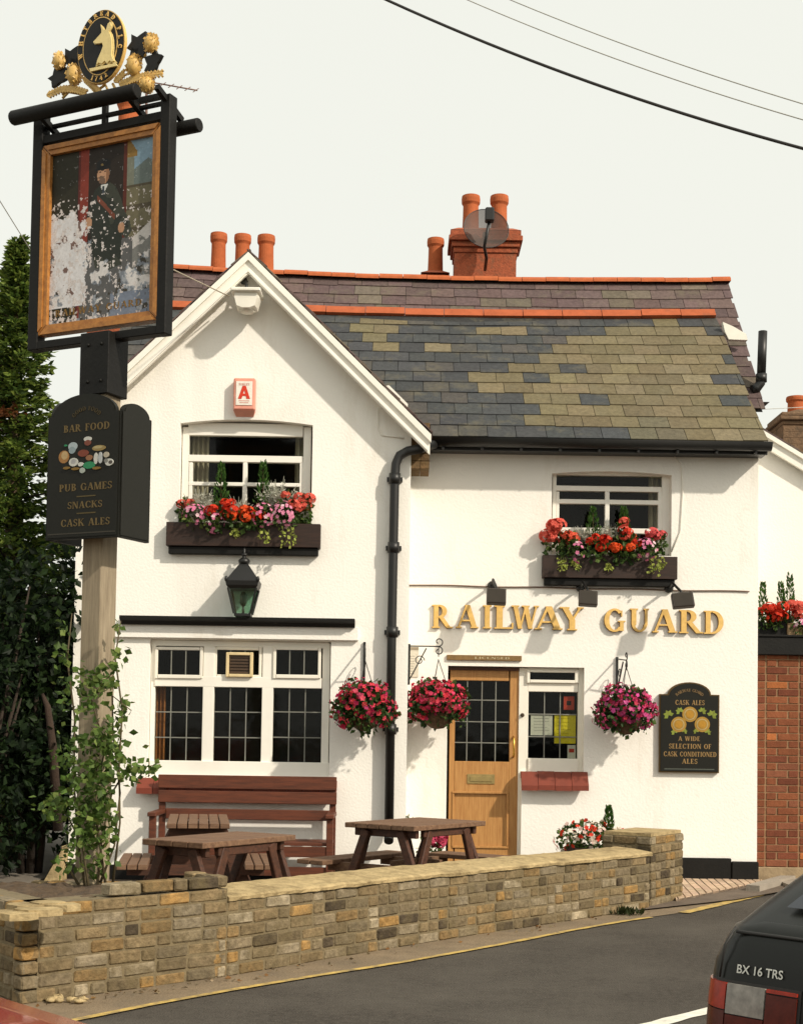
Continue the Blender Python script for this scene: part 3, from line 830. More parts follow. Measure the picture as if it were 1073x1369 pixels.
# top lights, hinged and slightly ajar
for (x0, x1, tilt) in ((207, 271, 1), (286, 350, 0), (365, 429, 1)):
    oy = .03 if tilt else .005
    f = bars('top_light', [(x0, 865, x0+4, 907), (x1-4, 865, x1, 907), (x0+4, 865, x1-4, 869), (x0+4, 902, x1-4, 907)], Y3-oy, .03, CREAM, W3)
    X0, Z0, X1, Z1 = rect(x0+3, 868, x1-3, 903, Y3-oy+.015); q = MB()
    q.add([(X0, Y3-oy+.015, Z0), (X1, Y3-oy+.015, Z0), (X1, Y3-oy+.015, Z1), (X0, Y3-oy+.015, Z1)], [(0, 1, 2, 3)], None, 1)
    for k in (1, 2):
        X = X0+(X1-X0)*k/3; q.box((X-.005, Y3-oy+.008, Z0), (X+.005, Y3-oy+.0145, Z1), None, 0)
    if tilt or True: q.build('leaded_pane', [LEAD, GLASS], W3)
fan = bars('extractor_fan', [(302, 872, 306, 905), (334, 872, 338, 905), (306, 872, 334, 876), (306, 901, 334, 905)], Y3-.05, .05, mat('yellowed_plastic', (.68, .54, .30), .5), W3)
fb = MB(); X0, Z0, X1, Z1 = rect(306, 876, 334, 901, Y3-.02)
fb.box((X0, Y3-.02, Z0), (X1, Y3, Z1))
for k in range(6): z = Z0+(Z1-Z0)*(k+.5)/6; fb.box((X0, Y3-.032, z-.008), (X1, Y3-.021, z+.006))
fb.build('fan_grille', mat('brown_plastic', (.07, .04, .02), .5), W3)
curtain(206, 221, 918, 1022, Y3+.13, CURTO, W3, 3)
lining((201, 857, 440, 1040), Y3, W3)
# red tiled sills
def sill(x0, x1, yt, yb, Y, proj_, lip):
    X0, Z0, X1, Z1 = rect(x0, yt, x1, yb, Y-proj_)
    n = max(3, int((X1-X0)/.15)); mb = MB()
    for k in range(n):
        a = X0+(X1-X0)*k/n+.002; b = X0+(X1-X0)*(k+1)/n-.002; j = rnd.uniform(-.003, .003)
        pr_ = [(Y+.05, Z1+j), (Y-.015, Z1+j), (Y-proj_, Z0+lip+j), (Y-proj_, Z0+j), (Y-proj_+.03, Z0+j), (Y-.02, Z1-.07), (Y+.05, Z1-.07)]
        vs = [Vector((x, y, z)) for x in (a, b) for y, z in pr_]; m_ = len(pr_)
        mb.add(vs, [list(range(m_)), list(range(m_, 2*m_))]+[[q, (q+1) % m_, m_+(q+1) % m_, m_+q] for q in range(m_)])
    return mb.build('window_sill', TILE, pub)
sill(182, 450, 1042, 1063, YA, .12, .055)
sill(697, 787, 1032, 1057, YB, .13, .05)
# fascia over the big window
fa = MB()
X0, Z0, X1, Z1 = rect(150, 836, 479, 854, YA-.05); fa.box((X0, YA-.05, Z0), (X1, YA-.002, Z1-.004), bev=.004); fa.build('window_lintel', WHITE, pub)
fc = MB()
X0, Z0, X1, Z1 = rect(160, 825, 474, 836, YA-.14)
cp = [(YA-.002, Z1), (YA-.16, Z1), (YA-.16, Z1-.03), (YA-.12, Z1-.045), (YA-.09, Z0), (YA-.002, Z0)]
for a, b in ((X0, X1),):
    vs = [Vector((x, y, z)) for x in (a, b) for y, z in cp]; m_ = len(cp)
    fc.add(vs, [list(range(m_)), list(range(m_, 2*m_))]+[[q, (q+1) % m_, m_+(q+1) % m_, m_+q] for q in range(m_)])
fc.build('black_moulding', BLACKW, pub)

# -- door and sidelight
YD = YB+.10
door = bars('door', [(600, 895, 607, 1165), (680, 896, 693, 1165), (607, 895, 680, 910), (607, 1018, 680, 1060), (607, 1132, 680, 1165)], YD, .05, DOORW, pub)
q = MB(); X0, Z0, X1, Z1 = rect(606, 1058, 681, 1134, YD+.02); q.box((X0, YD+.02, Z0), (X1, YD+.035, Z1)); q.build('panel', DOORW, door)
q = MB()
for r in ((604, 1058, 679, 1061), (604, 1131, 679, 1134), (604, 1061, 606.5, 1131), (676.5, 1061, 679, 1131)):
    X0, Z0, X1, Z1 = rect(*r, YD); q.box((X0, YD-.014, Z0), (X1, YD-.001, Z1), bev=.004)
q.build('panel_moulding', DOORW, door)
pane((606, 909, 681, 1019), YD+.02, door)
came([624, 643.5, 662], [936, 965, 993], (606, 909, 681, 1019), YD+.02, door)
q = MB(); X0, Z0, X1, Z1 = rect(624, 1035, 661, 1048, YD); q.box((X0, YD-.012, Z0), (X1, YD-.001, Z1), bev=.004); q.box((X0+.03, YD-.02, Z0+.025), (X1-.03, YD-.0125, Z1-.025), bev=.003); q.build('letterbox', BRASS, door)
q = MB(); a = P(686, 985, YD); b = P(686, 1012, YD); q.tube([a, a+Vector((0, -.05, -.02)), b+Vector((0, -.05, .02)), b], .011, 8); q.build('handle', mat('gold_handle', (.6, .36, .07), .3, metal=.8), door)
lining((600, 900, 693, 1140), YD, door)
fr_ = bars('door_frame', [(692, 893, 705, 1165), (772, 893, 779, 1033), (705, 893, 772, 898), (705, 910, 772, 925), (705, 1014, 772, 1033, .02)], YD-.02, .09, CREAM, pub)
ft = bars('top_light', [(704, 896, 708, 913), (768, 896, 773, 913), (708, 896, 768, 899), (708, 909, 768, 913)], YD-.05, .028, CREAM, fr_)
q = MB(); X0, Z0, X1, Z1 = rect(707, 898, 769, 910, YD-.035); q.add([(X0, YD-.035, Z0), (X1, YD-.035, Z0), (X1, YD-.035, Z1), (X0, YD-.035, Z1)], [(0, 1, 2, 3)]); q.build('pane', GLASS, ft)
pane((704, 924, 773, 1016), YD+.02, fr_); came([727, 748], [955, 985], (706, 924, 770, 1016), YD+.02, fr_)
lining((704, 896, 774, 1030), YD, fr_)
dh = MB(); c = P(698, 956, YD-.03); dh.lathe(c+Vector((0, .012, 0)), [(.022, 0), (.02, .015), (.012, .03)], 10, axis=(0, -1, 0)); dh.build('door_bell', mat('dark_brass', (.05, .03, .015), .4), fr_)
hd = MB(); X0, Z0, X1, Z1 = rect(596, 892, 694, 896, YD-.04); hd.box((X0, YD-.03, Z0), (X1, YD+.08, Z1)); hd.build('door_head', LEGW, pub)
# papers stuck inside the sidelight
def paper(name, label, r, c, dots=None):
    X0, Z0, X1, Z1 = rect(*r, YD+.024); mb = MB()
    mb.box((X0, YD+.0235, Z0), (X1, YD+.0255, Z1), c)
    for d in dots or []:
        x0, y0, x1, y1, cc = d; A = rect(x0, y0, x1, y1, YD+.023); mb.box((A[0], YD+.0225, A[1]), (A[2], YD+.0234, A[3]), cc)
    return tag(mb.build(name, PAINT), label, 'notice')
lines = [(713, 960+k*4, 713+rnd.uniform(12, 22), 960.8+k*4, (.35, .35, .33)) for k in range(5)]
paper('paper_notice', 'white paper notice taped inside the window beside the door', (709, 956, 738, 983), (.62, .62, .56), lines)
lines = [(744, 960+k*5, 744+rnd.uniform(10, 20), 960.9+k*5, (.55, .45, .0)) for k in range(5)]
paper('paper_notice', 'bright yellow poster inside the window beside the door', (740.5, 956, 769, 994), (.78, .66, .02), lines)
paper('paper_notice', 'small red poster in the top corner of the window beside the door', (753, 931, 767, 949), (.48, .055, .03), [(757, 937, 763, 943, (.03, .015, .01))])
paper('paper_notice', 'white leaflet with red print low in the window beside the door', (758, 996, 769, 1014), (.66, .64, .58), [(760, 1001, 767, 1006, (.5, .06, .04))])
# ------------------------------------------------------------------ fixed to the facade
def ptn(a, b, Y): return P(a, b, Y)
# name lettering
letters = [('R', 577, 603, 809), ('A', 609, 638, 809), ('I', 645, 656, 809.5), ('L', 660, 687, 810), ('W', 684, 720, 810), ('A', 714, 750, 811), ('Y', 748, 780, 812),
           ('G', 806, 835, 814), ('U', 841, 868, 814), ('A', 871, 903, 815), ('R', 907, 937, 816), ('D', 940, 967, 817)]
sg = thing('pub_name_sign', 'raised gold serif letters spelling RAILWAY GUARD on the white wall', 'sign', (P(770, 845, YB).x, YB, P(770, 845, YB).z))
GOLDE = mat('dark_gold_edge', (.22, .105, .02), .5)
for ch, x0, x1, yt in letters:
    A = rect(x0, yt, x1, yt+31, YB-.03); w, polys = GLY[ch]
    mb = MB(); fn = xz(YB-.006); k = (A[2]-A[0]); h = A[3]-A[1]
    for e, pl in enumerate(polys):
        q = [(A[0]+a/w*k, A[1]+b*h) for a, b in pl]
        mb.prism(q, fn, .0, .020+e*.0002, None, 1)
        # raised gold face, slightly inset from the dark edge
        cx = sum(p[0] for p in q)/len(q); cy = sum(p[1] for p in q)/len(q)
        q2 = [(x+.004, y+.003) for x, y in q]
        mb.prism(q2, fn, .021+e*.0002, .030+e*.0002, None, 0)
    mb.build('letter', [GOLD, GOLDE], sg)
# floodlights over the lettering
def flood(cx, cy, w, h, armx, army, tilt, label):
    t = thing('floodlight', label, 'floodlight', P(armx, army, YB), 'floodlights above the name lettering')
    Yf = YB-.36; c = P(cx, cy, Yf); hw = w/2/ (F_PX/Yf); hh = h/2/(F_PX/Yf)
    ax = Vector((math.cos(tilt), 0, math.sin(tilt)))*hw
    dn = Vector((math.sin(tilt)*.3, .45, 1)).normalized(); az_ = Vector((-math.sin(tilt), .35, math.cos(tilt))).normalized()*hh
    ay = ax.cross(az_).normalized()*.035
    mb = MB(); mb.obox(c, ax, ay, az_, bev=.008); mb.obox(c-ay*1.3+az_*.0, ax*.7, ay*.5, az_*.7, bev=.006)
    hd = mb.build('lamp_head', mat('brown_black_metal', (.030, .020, .013), .5, ns=9, amt=.3), t)
    g = MB(); g.obox(c+ay*1.02, ax*.85, ay*.04, az_*.85); g.build('lamp_glass', mat('floodlight_glass', (.035, .028, .020), .25, spec=.3), hd)
    a = MB(); b = P(armx, army, YB); top = c+az_*1.0
    a.lathe(b+Vector((0, -.002, 0)), [(.045, 0), (.045, .03), (.02, .05)], 10, axis=(0, -1, 0))
    a.tube([b+Vector((0, -.03, 0)), b+Vector((0, -.2, .04)), top+Vector((0, .05, .03)), top+Vector((0, -.02, -.01))], .014, 8)
    a.obox(top, ax*.35, Vector((0, .02, 0)), Vector((0, 0, .012)))
    a.build('arm', PIPE, t)
flood(663, 798, 26, 22, 657, 783, -.03, 'small dark floodlight above the letters A and I of the name')
flood(785.5, 800.5, 25, 21, 775, 786, -.05, 'small dark floodlight in the middle, above the gap after the letter Y')
flood(912, 803, 29, 21, 893, 787, .10, 'tilted dark floodlight above the letters A and R at the end of the name')
cw = MB(); pts = [P(x, 782+ (x-545)*.0195+math.sin(x*.05)*.5, YB-.012) for x in range(545, 1013, 12)]
cw.tube(pts, .007, 5); tag(cw.build('conduit_cable', mat('brown_cable', (.16, .10, .07), .7)), 'thin brown cable running across the wall above the gold letters', 'cable')

# arched ale board on the right
def arch_board(mb, X0, Z0, X1, Z1, shoulder, sw, fn, d0, d1, c=None, m=0):
    n = 14; xc = (X0+X1)/2; r = (X1-X0)/2-sw
    pl = [(X0, Z0), (X1, Z0), (X1, shoulder), (X1-sw, shoulder)]
    pl += [(xc+r*math.cos(math.pi*k/n), shoulder+(Z1-shoulder)*math.sin(math.pi*k/n)) for k in range(1, n)]
    pl += [(X0+sw, shoulder), (X0, shoulder)]
    mb.prism(pl, fn, d0, d1, c, m); return pl
DKP = (.013, .013, .010); GT = (.33, .21, .085)
ab = thing('ale_board', 'black arch-topped board advertising cask ales with three barrels, fixed to the white wall', 'sign', P(920, 1033, YB))
X0, Z0, X1, Z1 = rect(881, 912, 961, 1033, YB-.05); sh = P(900, 928, YB-.05).z; fn = xz(YB)
mb = MB(); arch_board(mb, X0, Z0, X1, Z1, sh, .085, fn, .003, .045, (.10, .06, .02), 0)
arch_board(mb, X0+.012, Z0+.012, X1-.012, Z1-.012, sh-.012, .085, fn, .0452, .052, DKP, 0)
mb.box((X0+.05, YB-.054, Z0+.03), (X1-.05, YB-.0522, Z0+.04), (.09, .10, .085))
mb.build('board', PAINT, ab)
def bx(x, y): p = P(x, y, YB-.05); return p.x, p.z
tx = MB()
def tline(s, x0, x1, yt, yb):
    a = bx(x0, (yt+yb)/2)[0]; b = bx(x1, (yt+yb)/2)[0]; xm = (x0+x1)/2
    z0 = bx(xm, yb)[1]; z1 = bx(xm, yt)[1]
    lay_text(tx, s, fn, a, b, z0, z1-z0, .0522, .0545, GT)
tline('CASK ALES', 902, 941, 936, 942.5); tline('A WIDE', 906, 935, 984.5, 990.5); tline('SELECTION OF', 893.5, 950, 994.5, 1001)
tline('CASK CONDITIONED', 886.5, 957, 1005, 1011.5); tline('ALES', 911, 931.5, 1014.5, 1021)
c = bx(921, 934); arc_text(tx, 'RAILWAY GUARD', fn, c[0], c[1]-.02, .155, .105, 148, 32, .030, .0522, .0545, (.2, .13, .06))
tx.build('lettering', PAINT, ab)
bl = MB()
for (x, y) in ((921.5, 955), (906.5, 968.5), (938, 968.5)):
    u, v = bx(x, y); r = .077
    def disc(rr, d0, d1, cc): bl.prism([(u+rr*math.cos(2*math.pi*k/24), v+rr*math.sin(2*math.pi*k/24)) for k in range(24)], fn, d0, d1, cc)
    disc(r, .0525, .0545, (.36, .21, .04)); disc(r*.74, .0546, .056, (.42, .33, .16)); disc(r*.62, .0561, .0575, (.36, .21, .04)); disc(r*.46, .0576, .059, (.42, .22, .03))
for (x, y, sz, fl) in ((893, 956, 1, 1), (908, 951, .8, 1), (938, 951, .8, -1), (951, 956, 1, -1), (901, 979, .7, 1), (914, 978, .6, -1), (930, 978, .6, 1), (945, 979, .7, -1)):
    u, v = bx(x, y)
    for k in range(5):
        a = R(90+(k-2)*50)+(.5*fl); L = .055*sz; wv = .02*sz
        bl.prism([(u, v), (u+math.cos(a)*L*.5-math.sin(a)*wv, v+math.sin(a)*L*.5+math.cos(a)*wv), (u+math.cos(a)*L, v+math.sin(a)*L), (u+math.cos(a)*L*.5+math.sin(a)*wv, v+math.sin(a)*L*.5-math.cos(a)*wv)], fn, .0523, .0540+k*.0001, jc((.20, .24, .04), .2))
bl.build('barrel_picture', PAINT, ab)

# nameplate above the door
X0, Z0, X1, Z1 = rect(597, 876, 697, 883, YB-.03)
t = thing('licence_plate_board', 'narrow wooden licensee board with pale lettering above the brown door', 'sign', (X0, YB, Z0))
mb = MB(); mb.box((X0, YB-.025, Z0), (X1, YB-.002, Z1), bev=.003); mb.build('board', mat('plate_wood', (.20, .115, .035), .6, ns=30, amt=.3), t)
mb = MB(); lay_text(mb, 'LICENSED', xz(YB), X0+.28, X1-.12, Z0+.015, .022, .0252, .027, (.5, .42, .26)); mb.build('lettering', PAINT, t)
# faded price list at the corner
X0, Z0, X1, Z1 = rect(544, 865, 559, 905, YB)
mb = MB(); mb.box((X0-.06, YB-.012, Z0), (X1, YB-.002, Z1), (.62, .58, .48))
mb.box((X0-.06, YB-.016, Z1-.03), (X1, YB-.0125, Z1), (.30, .25, .18))
for k in range(8): mb.box((X0, YB-.0135, Z0+.03+k*.025), (X1-.02-rnd.random()*.03, YB-.0122, Z0+.036+k*.025), (.36, .33, .28))
tag(mb.build('menu_sheet', PAINT), 'faded white menu sheet tucked in the corner beside the drainpipe', 'notice')

# alarm box
X0, Z0, X1, Z1 = rect(312, 505, 341, 552, YA-.09)
t = thing('alarm_box', 'red and white burglar alarm box with a big red letter A below the gable', 'alarm box', (X0, YA, Z0))
mb = MB(); mb.box((X0, YA-.09, Z0+.03), (X1, YA-.002, Z1), bev=.012)
mb.add([(X0, YA-.085, Z0+.03), (X1, YA-.085, Z0+.03), (X1-.02, YA-.002, Z0-.02), (X0+.02, YA-.002, Z0-.02), (X0, YA-.002, Z0+.03), (X1, YA-.002, Z0+.03)], [(0, 1, 2, 3), (0, 3, 4), (1, 5, 2), (3, 2, 5, 4)])
mb.build('case', FADED, t)
mb = MB(); mb.box((X0+.026, YA-.096, Z0+.075), (X1-.026, YA-.0905, Z1-.035), (.80, .76, .68))
mb.build('front_panel', PAINT, t)
mb = MB(); f = xz(YA-.0965); RC = (.60, .05, .025); xm = (X0+X1)/2; zb = Z0+.135
for pl in ([(-.058, 0), (-.024, 0), (.012, .125), (-.016, .125)], [(.058, 0), (.024, 0), (-.012, .1255), (.016, .1255)], [(-.026, .028), (.026, .028), (.02, .05), (-.02, .05)]):
    mb.prism([(xm+a, zb+b) for a, b in pl], f, 0, .002+.0004*rnd.random(), RC)
lay_text(mb, 'FORLEY', f, xm-.05, xm+.05, Z1-.075, .02, 0, .0015, (.62, .25, .2))
for k, ww in enumerate((.1, .085)): mb.box((xm-ww/2, YA-.098, zb-.022-k*.018), (xm+ww/2, YA-.0966, zb-.016-k*.018), (.62, .25, .2))
mb.build('lettering', PAINT, t)

# security light under the apex
c = P(331, 404, YA-.2)
t = thing('security_light', 'white hooded security lamp hanging under the peak of the gable', 'lamp', P(330, 385, YA))
s_ = F_PX/(YA-.2); hw = 17/s_
mb = MB()
prof = [(-.115, .075), (-.12, .02), (-.095, -.075), (-.04, -.095), (.04, -.095), (.095, -.075), (.12, .02), (.115, .075)]
n = len(prof); vs = []
for k, yy in enumerate((-.16, -.06, .06, .12)):
    sc = (.9, 1, 1, .8)[k]
    for u, v in prof: vs.append(c+Vector((u*sc, yy, v*sc+(.0 if k else -.01))))
mb.add(vs, [[k*n+q, k*n+(q+1) % n, (k+1)*n+(q+1) % n, (k+1)*n+q] for k in range(3) for q in range(n)]+[list(range(n)), list(range(3*n, 4*n))])
mb.box(c+Vector((-.14, -.2, .05)), c+Vector((.14, .13, .085)), bev=.012)
mb.build('lamp_hood', WHITEP, t)
mb = MB(); mb.blob(c+Vector((0, -.03, -.095)), .075, .09, .03, 12); mb.build('lens', mat('lamp_lens', (.72, .68, .58), .25), t)
mb = MB(); b = P(330, 383, YA); mb.tube([b, b+Vector((0, -.13, .03)), c+Vector((0, -.02, .09))], .014, 8); mb.blob(b+Vector((-.02, -.06, .03)), .04, .04, .035, 8); mb.build('bracket', PIPE, t)

# bulbs strung along the bargeboards
t = thing('festoon_lights', 'row of tiny white bulbs clipped under both bargeboards of the gable', 'lights', (aX, YF, aZ))
def bulb(x, y, sx):
    p = P(x, y, YF-.02); mb = MB(); mb.blob(p, .014, .014, .018, 8); mb.lathe(p+Vector((0, 0, .012)), [(.009, 0), (.009, .02)], 6); mb.build('bulb', SILLW, t)
wp = []
for x, y in ((313, 378), (264, 420), (212, 463), (353, 380), (402, 428), (451, 474), (500, 519), (548, 566)): bulb(x, y+4, 1)
for pa in ([(328, 360), (313, 377), (264, 419), (212, 462), (165, 503)], [(338, 360), (353, 379), (402, 427), (451, 473), (500, 518), (548, 565)]):
    mb = MB(); mb.tube([P(x, y+2, YF-.015) for x, y in pa], .004, 5); mb.build('flex', SILLW, t)

# corner lantern standing on the black moulding
Yl = YA-.13; lp = P(325, 824, Yl)
t = thing('wall_lantern', 'black four-sided lantern with greenish glass standing above the large window', 'lantern', lp)
k = (Yl)/F_PX
def lz(y): return (824-y)*k
mb = MB()
for (r0, y0, r1, y1) in ((23, 777, 21, 774), (21, 774, 9, 757)): pass
mb.lathe(lp, [(12*k*1.3, lz(824)), (12*k*1.3, lz(821)), (11*k*1.2, lz(820.5))], 4, rot=math.pi/4, smooth=False)
mb.lathe(lp, [(19*k*1.35, lz(788)), (22*k*1.35, lz(784)), (23*k*1.35, lz(778)), (21.5*k*1.35, lz(776)), (8.5*k*1.3, lz(757)), (6*k*1.3, lz(754)), (0.001, lz(753))], 4, rot=math.pi/4, smooth=False)
for a in range(4):
    an = math.pi/4+a*math.pi/2; d = Vector((math.cos(an), math.sin(an), 0))
    mb.bar(lp+d*12*k*1.3+Vector((0, 0, lz(821))), lp+d*19.5*k*1.35+Vector((0, 0, lz(787))), .016, .016)
    q = lp+d*22*k*1.35+Vector((0, 0, lz(778))); mb.blob(q+Vector((0, 0, .015)), .018, .018, .03, 6)
mb.lathe(lp, [(6*k, lz(754)), (7.5*k, lz(752)), (8*k, lz(749)), (5*k, lz(746)), (3*k, lz(745)), (3*k, lz(743)), (5*k, lz(741.5)), (3.5*k, lz(739.5)), (1.5*k, lz(738)), (2.2*k, lz(735)), (.0005, lz(731))], 12)
mb.build('frame', PIPE, t)
mb = MB(); mb.lathe(lp, [(11.3*k*1.3, lz(820)), (18.3*k*1.35, lz(788))], 4, rot=math.pi/4, smooth=False)
mb.f = mb.f[:4]; mb.c = mb.c[:4]; mb.m = mb.m[:4]; mb.sm = mb.sm[:4]
mb.build('glass_panes', LGLASS, t)
mb = MB(); mb.tube([lp+Vector((0, 0, .03)), lp+Vector((0, 0, .1))], .012, 8); mb.lathe(lp, [(.02, .1), (.035, .13), (.035, .2), (.02, .23), (.001, .235)], 10); mb.build('bulb', mat('dark_bulb', (.05, .06, .05), .3), t)

# ------------------------------------------------------------------ flowers
def leaf_cloud(mb, c, rx, ry, rz, n, size, cols, shell=.5, down=0.0):
    for _ in range(n):
        while True:
            v = Vector((rnd.uniform(-1, 1), rnd.uniform(-1, 1), rnd.uniform(-1, 1)))
            if shell < v.length < 1: break
        p = Vector(c)+Vector((v.x*rx, v.y*ry, v.z*rz))
        d = v+Vector((rnd.gauss(0, .6), rnd.gauss(0, .6), rnd.gauss(0, .6)-down))
        mb.leaf(p, size*rnd.uniform(.7, 1.3), jc(rnd.choice(cols), .2), d, 0, .8)
def flower(mb, p, n, r, c):
    # flat five-petal flower
    n = Vector(n).normalized(); a = n.orthogonal().normalized(); b = n.cross(a); ph = rnd.random()*6
    for k in range(5):
        t = ph+k*2*math.pi/5; d = a*math.cos(t)+b*math.sin(t); e = n.cross(d)
        q = [p, p+d*r*.55+e*r*.42+n*r*.15, p+d*r+n*r*.05, p+d*r*.55-e*r*.42+n*r*.15]
        mb.add(q, [(0, 1, 2), (0, 2, 3)], jc(c, .14), 0)
def head(mb, c, r, colr, n=34):
    c = Vector(c)
    for _ in range(n):
        v = Vector((rnd.gauss(0, 1), rnd.gauss(0, 1), rnd.gauss(0, 1)+.25)).normalized()
        flower(mb, c+Vector((v.x*r, v.y*r, v.z*r*.8)), v, r*.42, colr)
GRN = [(.05, .095, .022), (.075, .13, .03), (.035, .07, .02), (.10, .15, .04)]
RED, CORAL, PINK, MAG, ORNG, DRED = (.66, .045, .018), (.70, .12, .085), (.72, .22, .38), (.50, .030, .11), (.72, .09, .018), (.46, .022, .045)
def geranium(p, colr, label, group, heads=5, spread=.13, h=.2, hr=.045):
    t = thing('geranium', label, 'flowers', p, group); p = Vector(p)
    f = MB(); leaf_cloud(f, p+Vector((0, 0, h*.4)), spread, spread*.8, h*.55, 90, .055, GRN, .2)
    f.build('foliage', LEAF, t)
    for k in range(heads):
        b = MB()
        q = p+Vector((rnd.uniform(-1, 1)*spread*.9, rnd.uniform(-1, .3)*spread, h*rnd.uniform(.45, 1.0)))
        head(b, q, hr*rnd.uniform(.8, 1.15)*1.15, colr, 26)
        b.build('bloom', PETAL, t)
def busy(p, colr, label, group, n=46, sx=.14, sz=.10, fr=.021):
    t = thing('busy_lizzie', label, 'flowers', p, group); p = Vector(p)
    f = MB(); leaf_cloud(f, p, sx, .10, sz, 90, .045, GRN+[(.16, .20, .05)], .1); f.build('foliage', LEAF, t)
    b = MB()
    for _ in range(n):
        v = Vector((rnd.gauss(0, .6), -abs(rnd.gauss(.5, .4)), rnd.gauss(.2, .6))).normalized()
        flower(b, p+Vector((v.x*sx, v.y*.13, v.z*sz*1.05)), v, fr*rnd.uniform(.8, 1.2), colr if rnd.random() < .85 else (.8, .55, .6))
    b.build('blooms', PETAL, t)
def silver(p, label, group, h=.26):
    f = MB(); p = Vector(p); h *= .85
    for k in range(26):
        a = rnd.random()*6.28; tl = rnd.uniform(.15, .95); d = Vector((math.cos(a)*tl, math.sin(a)*tl*.8, 1.1-tl*.5)).normalized()
        base = p+d*h*.15; L = h*rnd.uniform(.6, 1.0)
        for s in range(7):
            q = base+d*L*(s/7)-Vector((0, 0, (s/7)**2*.05))
            for sg_ in (-1, 1):
                e = d.cross(Vector((0, 1, 0))).normalized()*sg_
                f.leaf(q, .058*(1-s*.07), jc((.50, .50, .42), .12), d*.8+e, 0, .5)
        f.tube([base, base+d*L], [.005, .002], 4, (.42, .42, .34))
    tag(f.build('dusty_miller', LEAF), label, 'plant', group)
def conifer_small(p, label, group, h=.34, r=.07):
    f = MB(); p = Vector(p)
    for k in range(230):
        z = rnd.random()**.8; rr = r*(1-z)*1.05+.012; a = rnd.random()*6.28
        q = p+Vector((math.cos(a)*rr*rnd.uniform(.5, 1), math.sin(a)*rr*rnd.uniform(.5, 1), z*h))
        f.leaf(q, .045, jc(rnd.choice([(.05, .12, .02), (.075, .16, .03), (.03, .075, .015)]), .2), Vector((math.cos(a)*.5, math.sin(a)*.5, 1)), 0, .4)
    f.tube([p, p+Vector((0, 0, h*.9))], [.008, .002], 5, (.1, .06, .03))
    tag(f.build('dwarf_conifer', LEAF), label, 'plant', group)
def ivy(p, label, group, L=.16, w=.07, n=26):
    f = MB(); p = Vector(p)
    for k in range(3):
        x = rnd.uniform(-w, w)*.7; pts = [p+Vector((x, 0, 0)), p+Vector((x*1.2, -.05, -.01)), p+Vector((x*1.3, -.06, -L*.5)), p+Vector((x*1.1, -.055, -L*rnd.uniform(.7, 1)))]
        f.tube(pts, .003, 4, (.12, .14, .04))
        for _ in range(n//3):
            q = pts[1].lerp(pts[3], rnd.random())
            f.leaf(q+Vector((rnd.gauss(0, .015), -.008, 0)), rnd.uniform(.025, .045), jc((.30, .34, .07), .3), Vector((rnd.gauss(0, .6), -.4, -.7)), 0, .85)
    tag(f.build('trailing_ivy', LEAF), label, 'plant', group)

def window_box(r, Y, dep, label, cat='window box'):
    X0, Z0, X1, Z1 = rect(*r, Y-dep); mb = MB(); th = .022
    t = thing('window_box', label, cat, ((X0+X1)/2, Y, Z0))
    zb = Z0+.075
    mb.box((X0, Y-dep, zb), (X1, Y-dep+th, Z1), bev=.003); mb.box((X0, Y-.025, zb), (X1, Y-.004, Z1))
    mb.box((X0+.001, Y-dep+th+.001, zb), (X0+th, Y-.026, Z1-.002)); mb.box((X1-th, Y-dep+th+.001, zb), (X1-.001, Y-.026, Z1-.002))
    mb.box((X0+th+.001, Y-dep+th+.001, zb+.002), (X1-th-.001, Y-.026, zb+.02)); mb.build('trough', BOXW, t)
    mb = MB()
    mb.box((X0+.02, Y-dep+.03, Z0), (X1-.02, Y-.004, zb-.002), bev=.006); mb.build('shelf', BLACKW, t)
    mb = MB(); mb.box((X0+th+.002, Y-dep+th+.002, Z1-.06), (X1-th-.002, Y-.028, Z1-.025)); mb.build('compost', SOIL, t)
    return Z1-.03
zb = window_box((222, 699, 428, 741), YA, .11, 'dark wooden window box under the gable window, above the lantern')
Yq = YA-.03
g1 = 'flowers in the gable window box'
def at(x, y, Y): return P(x, y, Y)
conifer_small(at(295, 682, Yq), 'small green dwarf conifer at the left of the gable window box', 'dwarf conifers in the gable window box', .44, .075)
conifer_small(at(351, 682, Yq), 'small green dwarf conifer right of the middle glazing bar in the gable window box', 'dwarf conifers in the gable window box', .46, .075)
for x, y, h in ((268, 690, .30), (319, 694, .26), (373, 684, .36)):
    silver(at(x, y, Yq), {268: 'silvery grey leafed plant near the left end of the gable window box', 319: 'silvery grey leafed plant between the two conifers of the gable window box', 373: 'tall silvery grey leafed plant right of the conifers in the gable window box'}[x], 'silver plants in the gable window box', h)
geranium(at(247, 694, Yq), CORAL, 'coral geranium at the left end of the gable window box', g1, 3, .07, .22, .04)
geranium(at(298, 704, Yq-.09), RED, 'bright red geranium in front of the left conifer in the gable window box', g1, 9, .13, .25, .042)
geranium(at(320, 706, Yq-.09), ORNG, 'orange red geranium in the middle of the gable window box', g1, 8, .12, .19, .042)
geranium(at(341, 706, Yq-.09), RED, 'small red geranium right of the middle of the gable window box', g1, 4, .06, .16, .042)
geranium(at(385, 700, Yq-.06), CORAL, 'coral pink geranium among the silver leaves of the gable window box', g1, 3, .09, .30, .046)
geranium(at(406, 697, Yq), CORAL, 'tall coral geranium at the right end of the gable window box', g1, 4, .06, .26, .046)
busy(at(262, 690, Yq-.09), PINK, 'pink flowers spilling from the left end of the gable window box', g1, 40, .13, .11)
busy(at(286, 699, Yq-.10), PINK, 'small pink flowers below the red geranium in the gable window box', g1, 18, .10, .10)
busy(at(352, 690, Yq-.09), PINK, 'lilac pink flowers right of the red geraniums in the gable window box', g1, 34, .12, .12)
busy(at(379, 689, Yq-.09), (.74, .28, .42), 'pink flowers at the right of the gable window box', g1, 44, .12, .13)
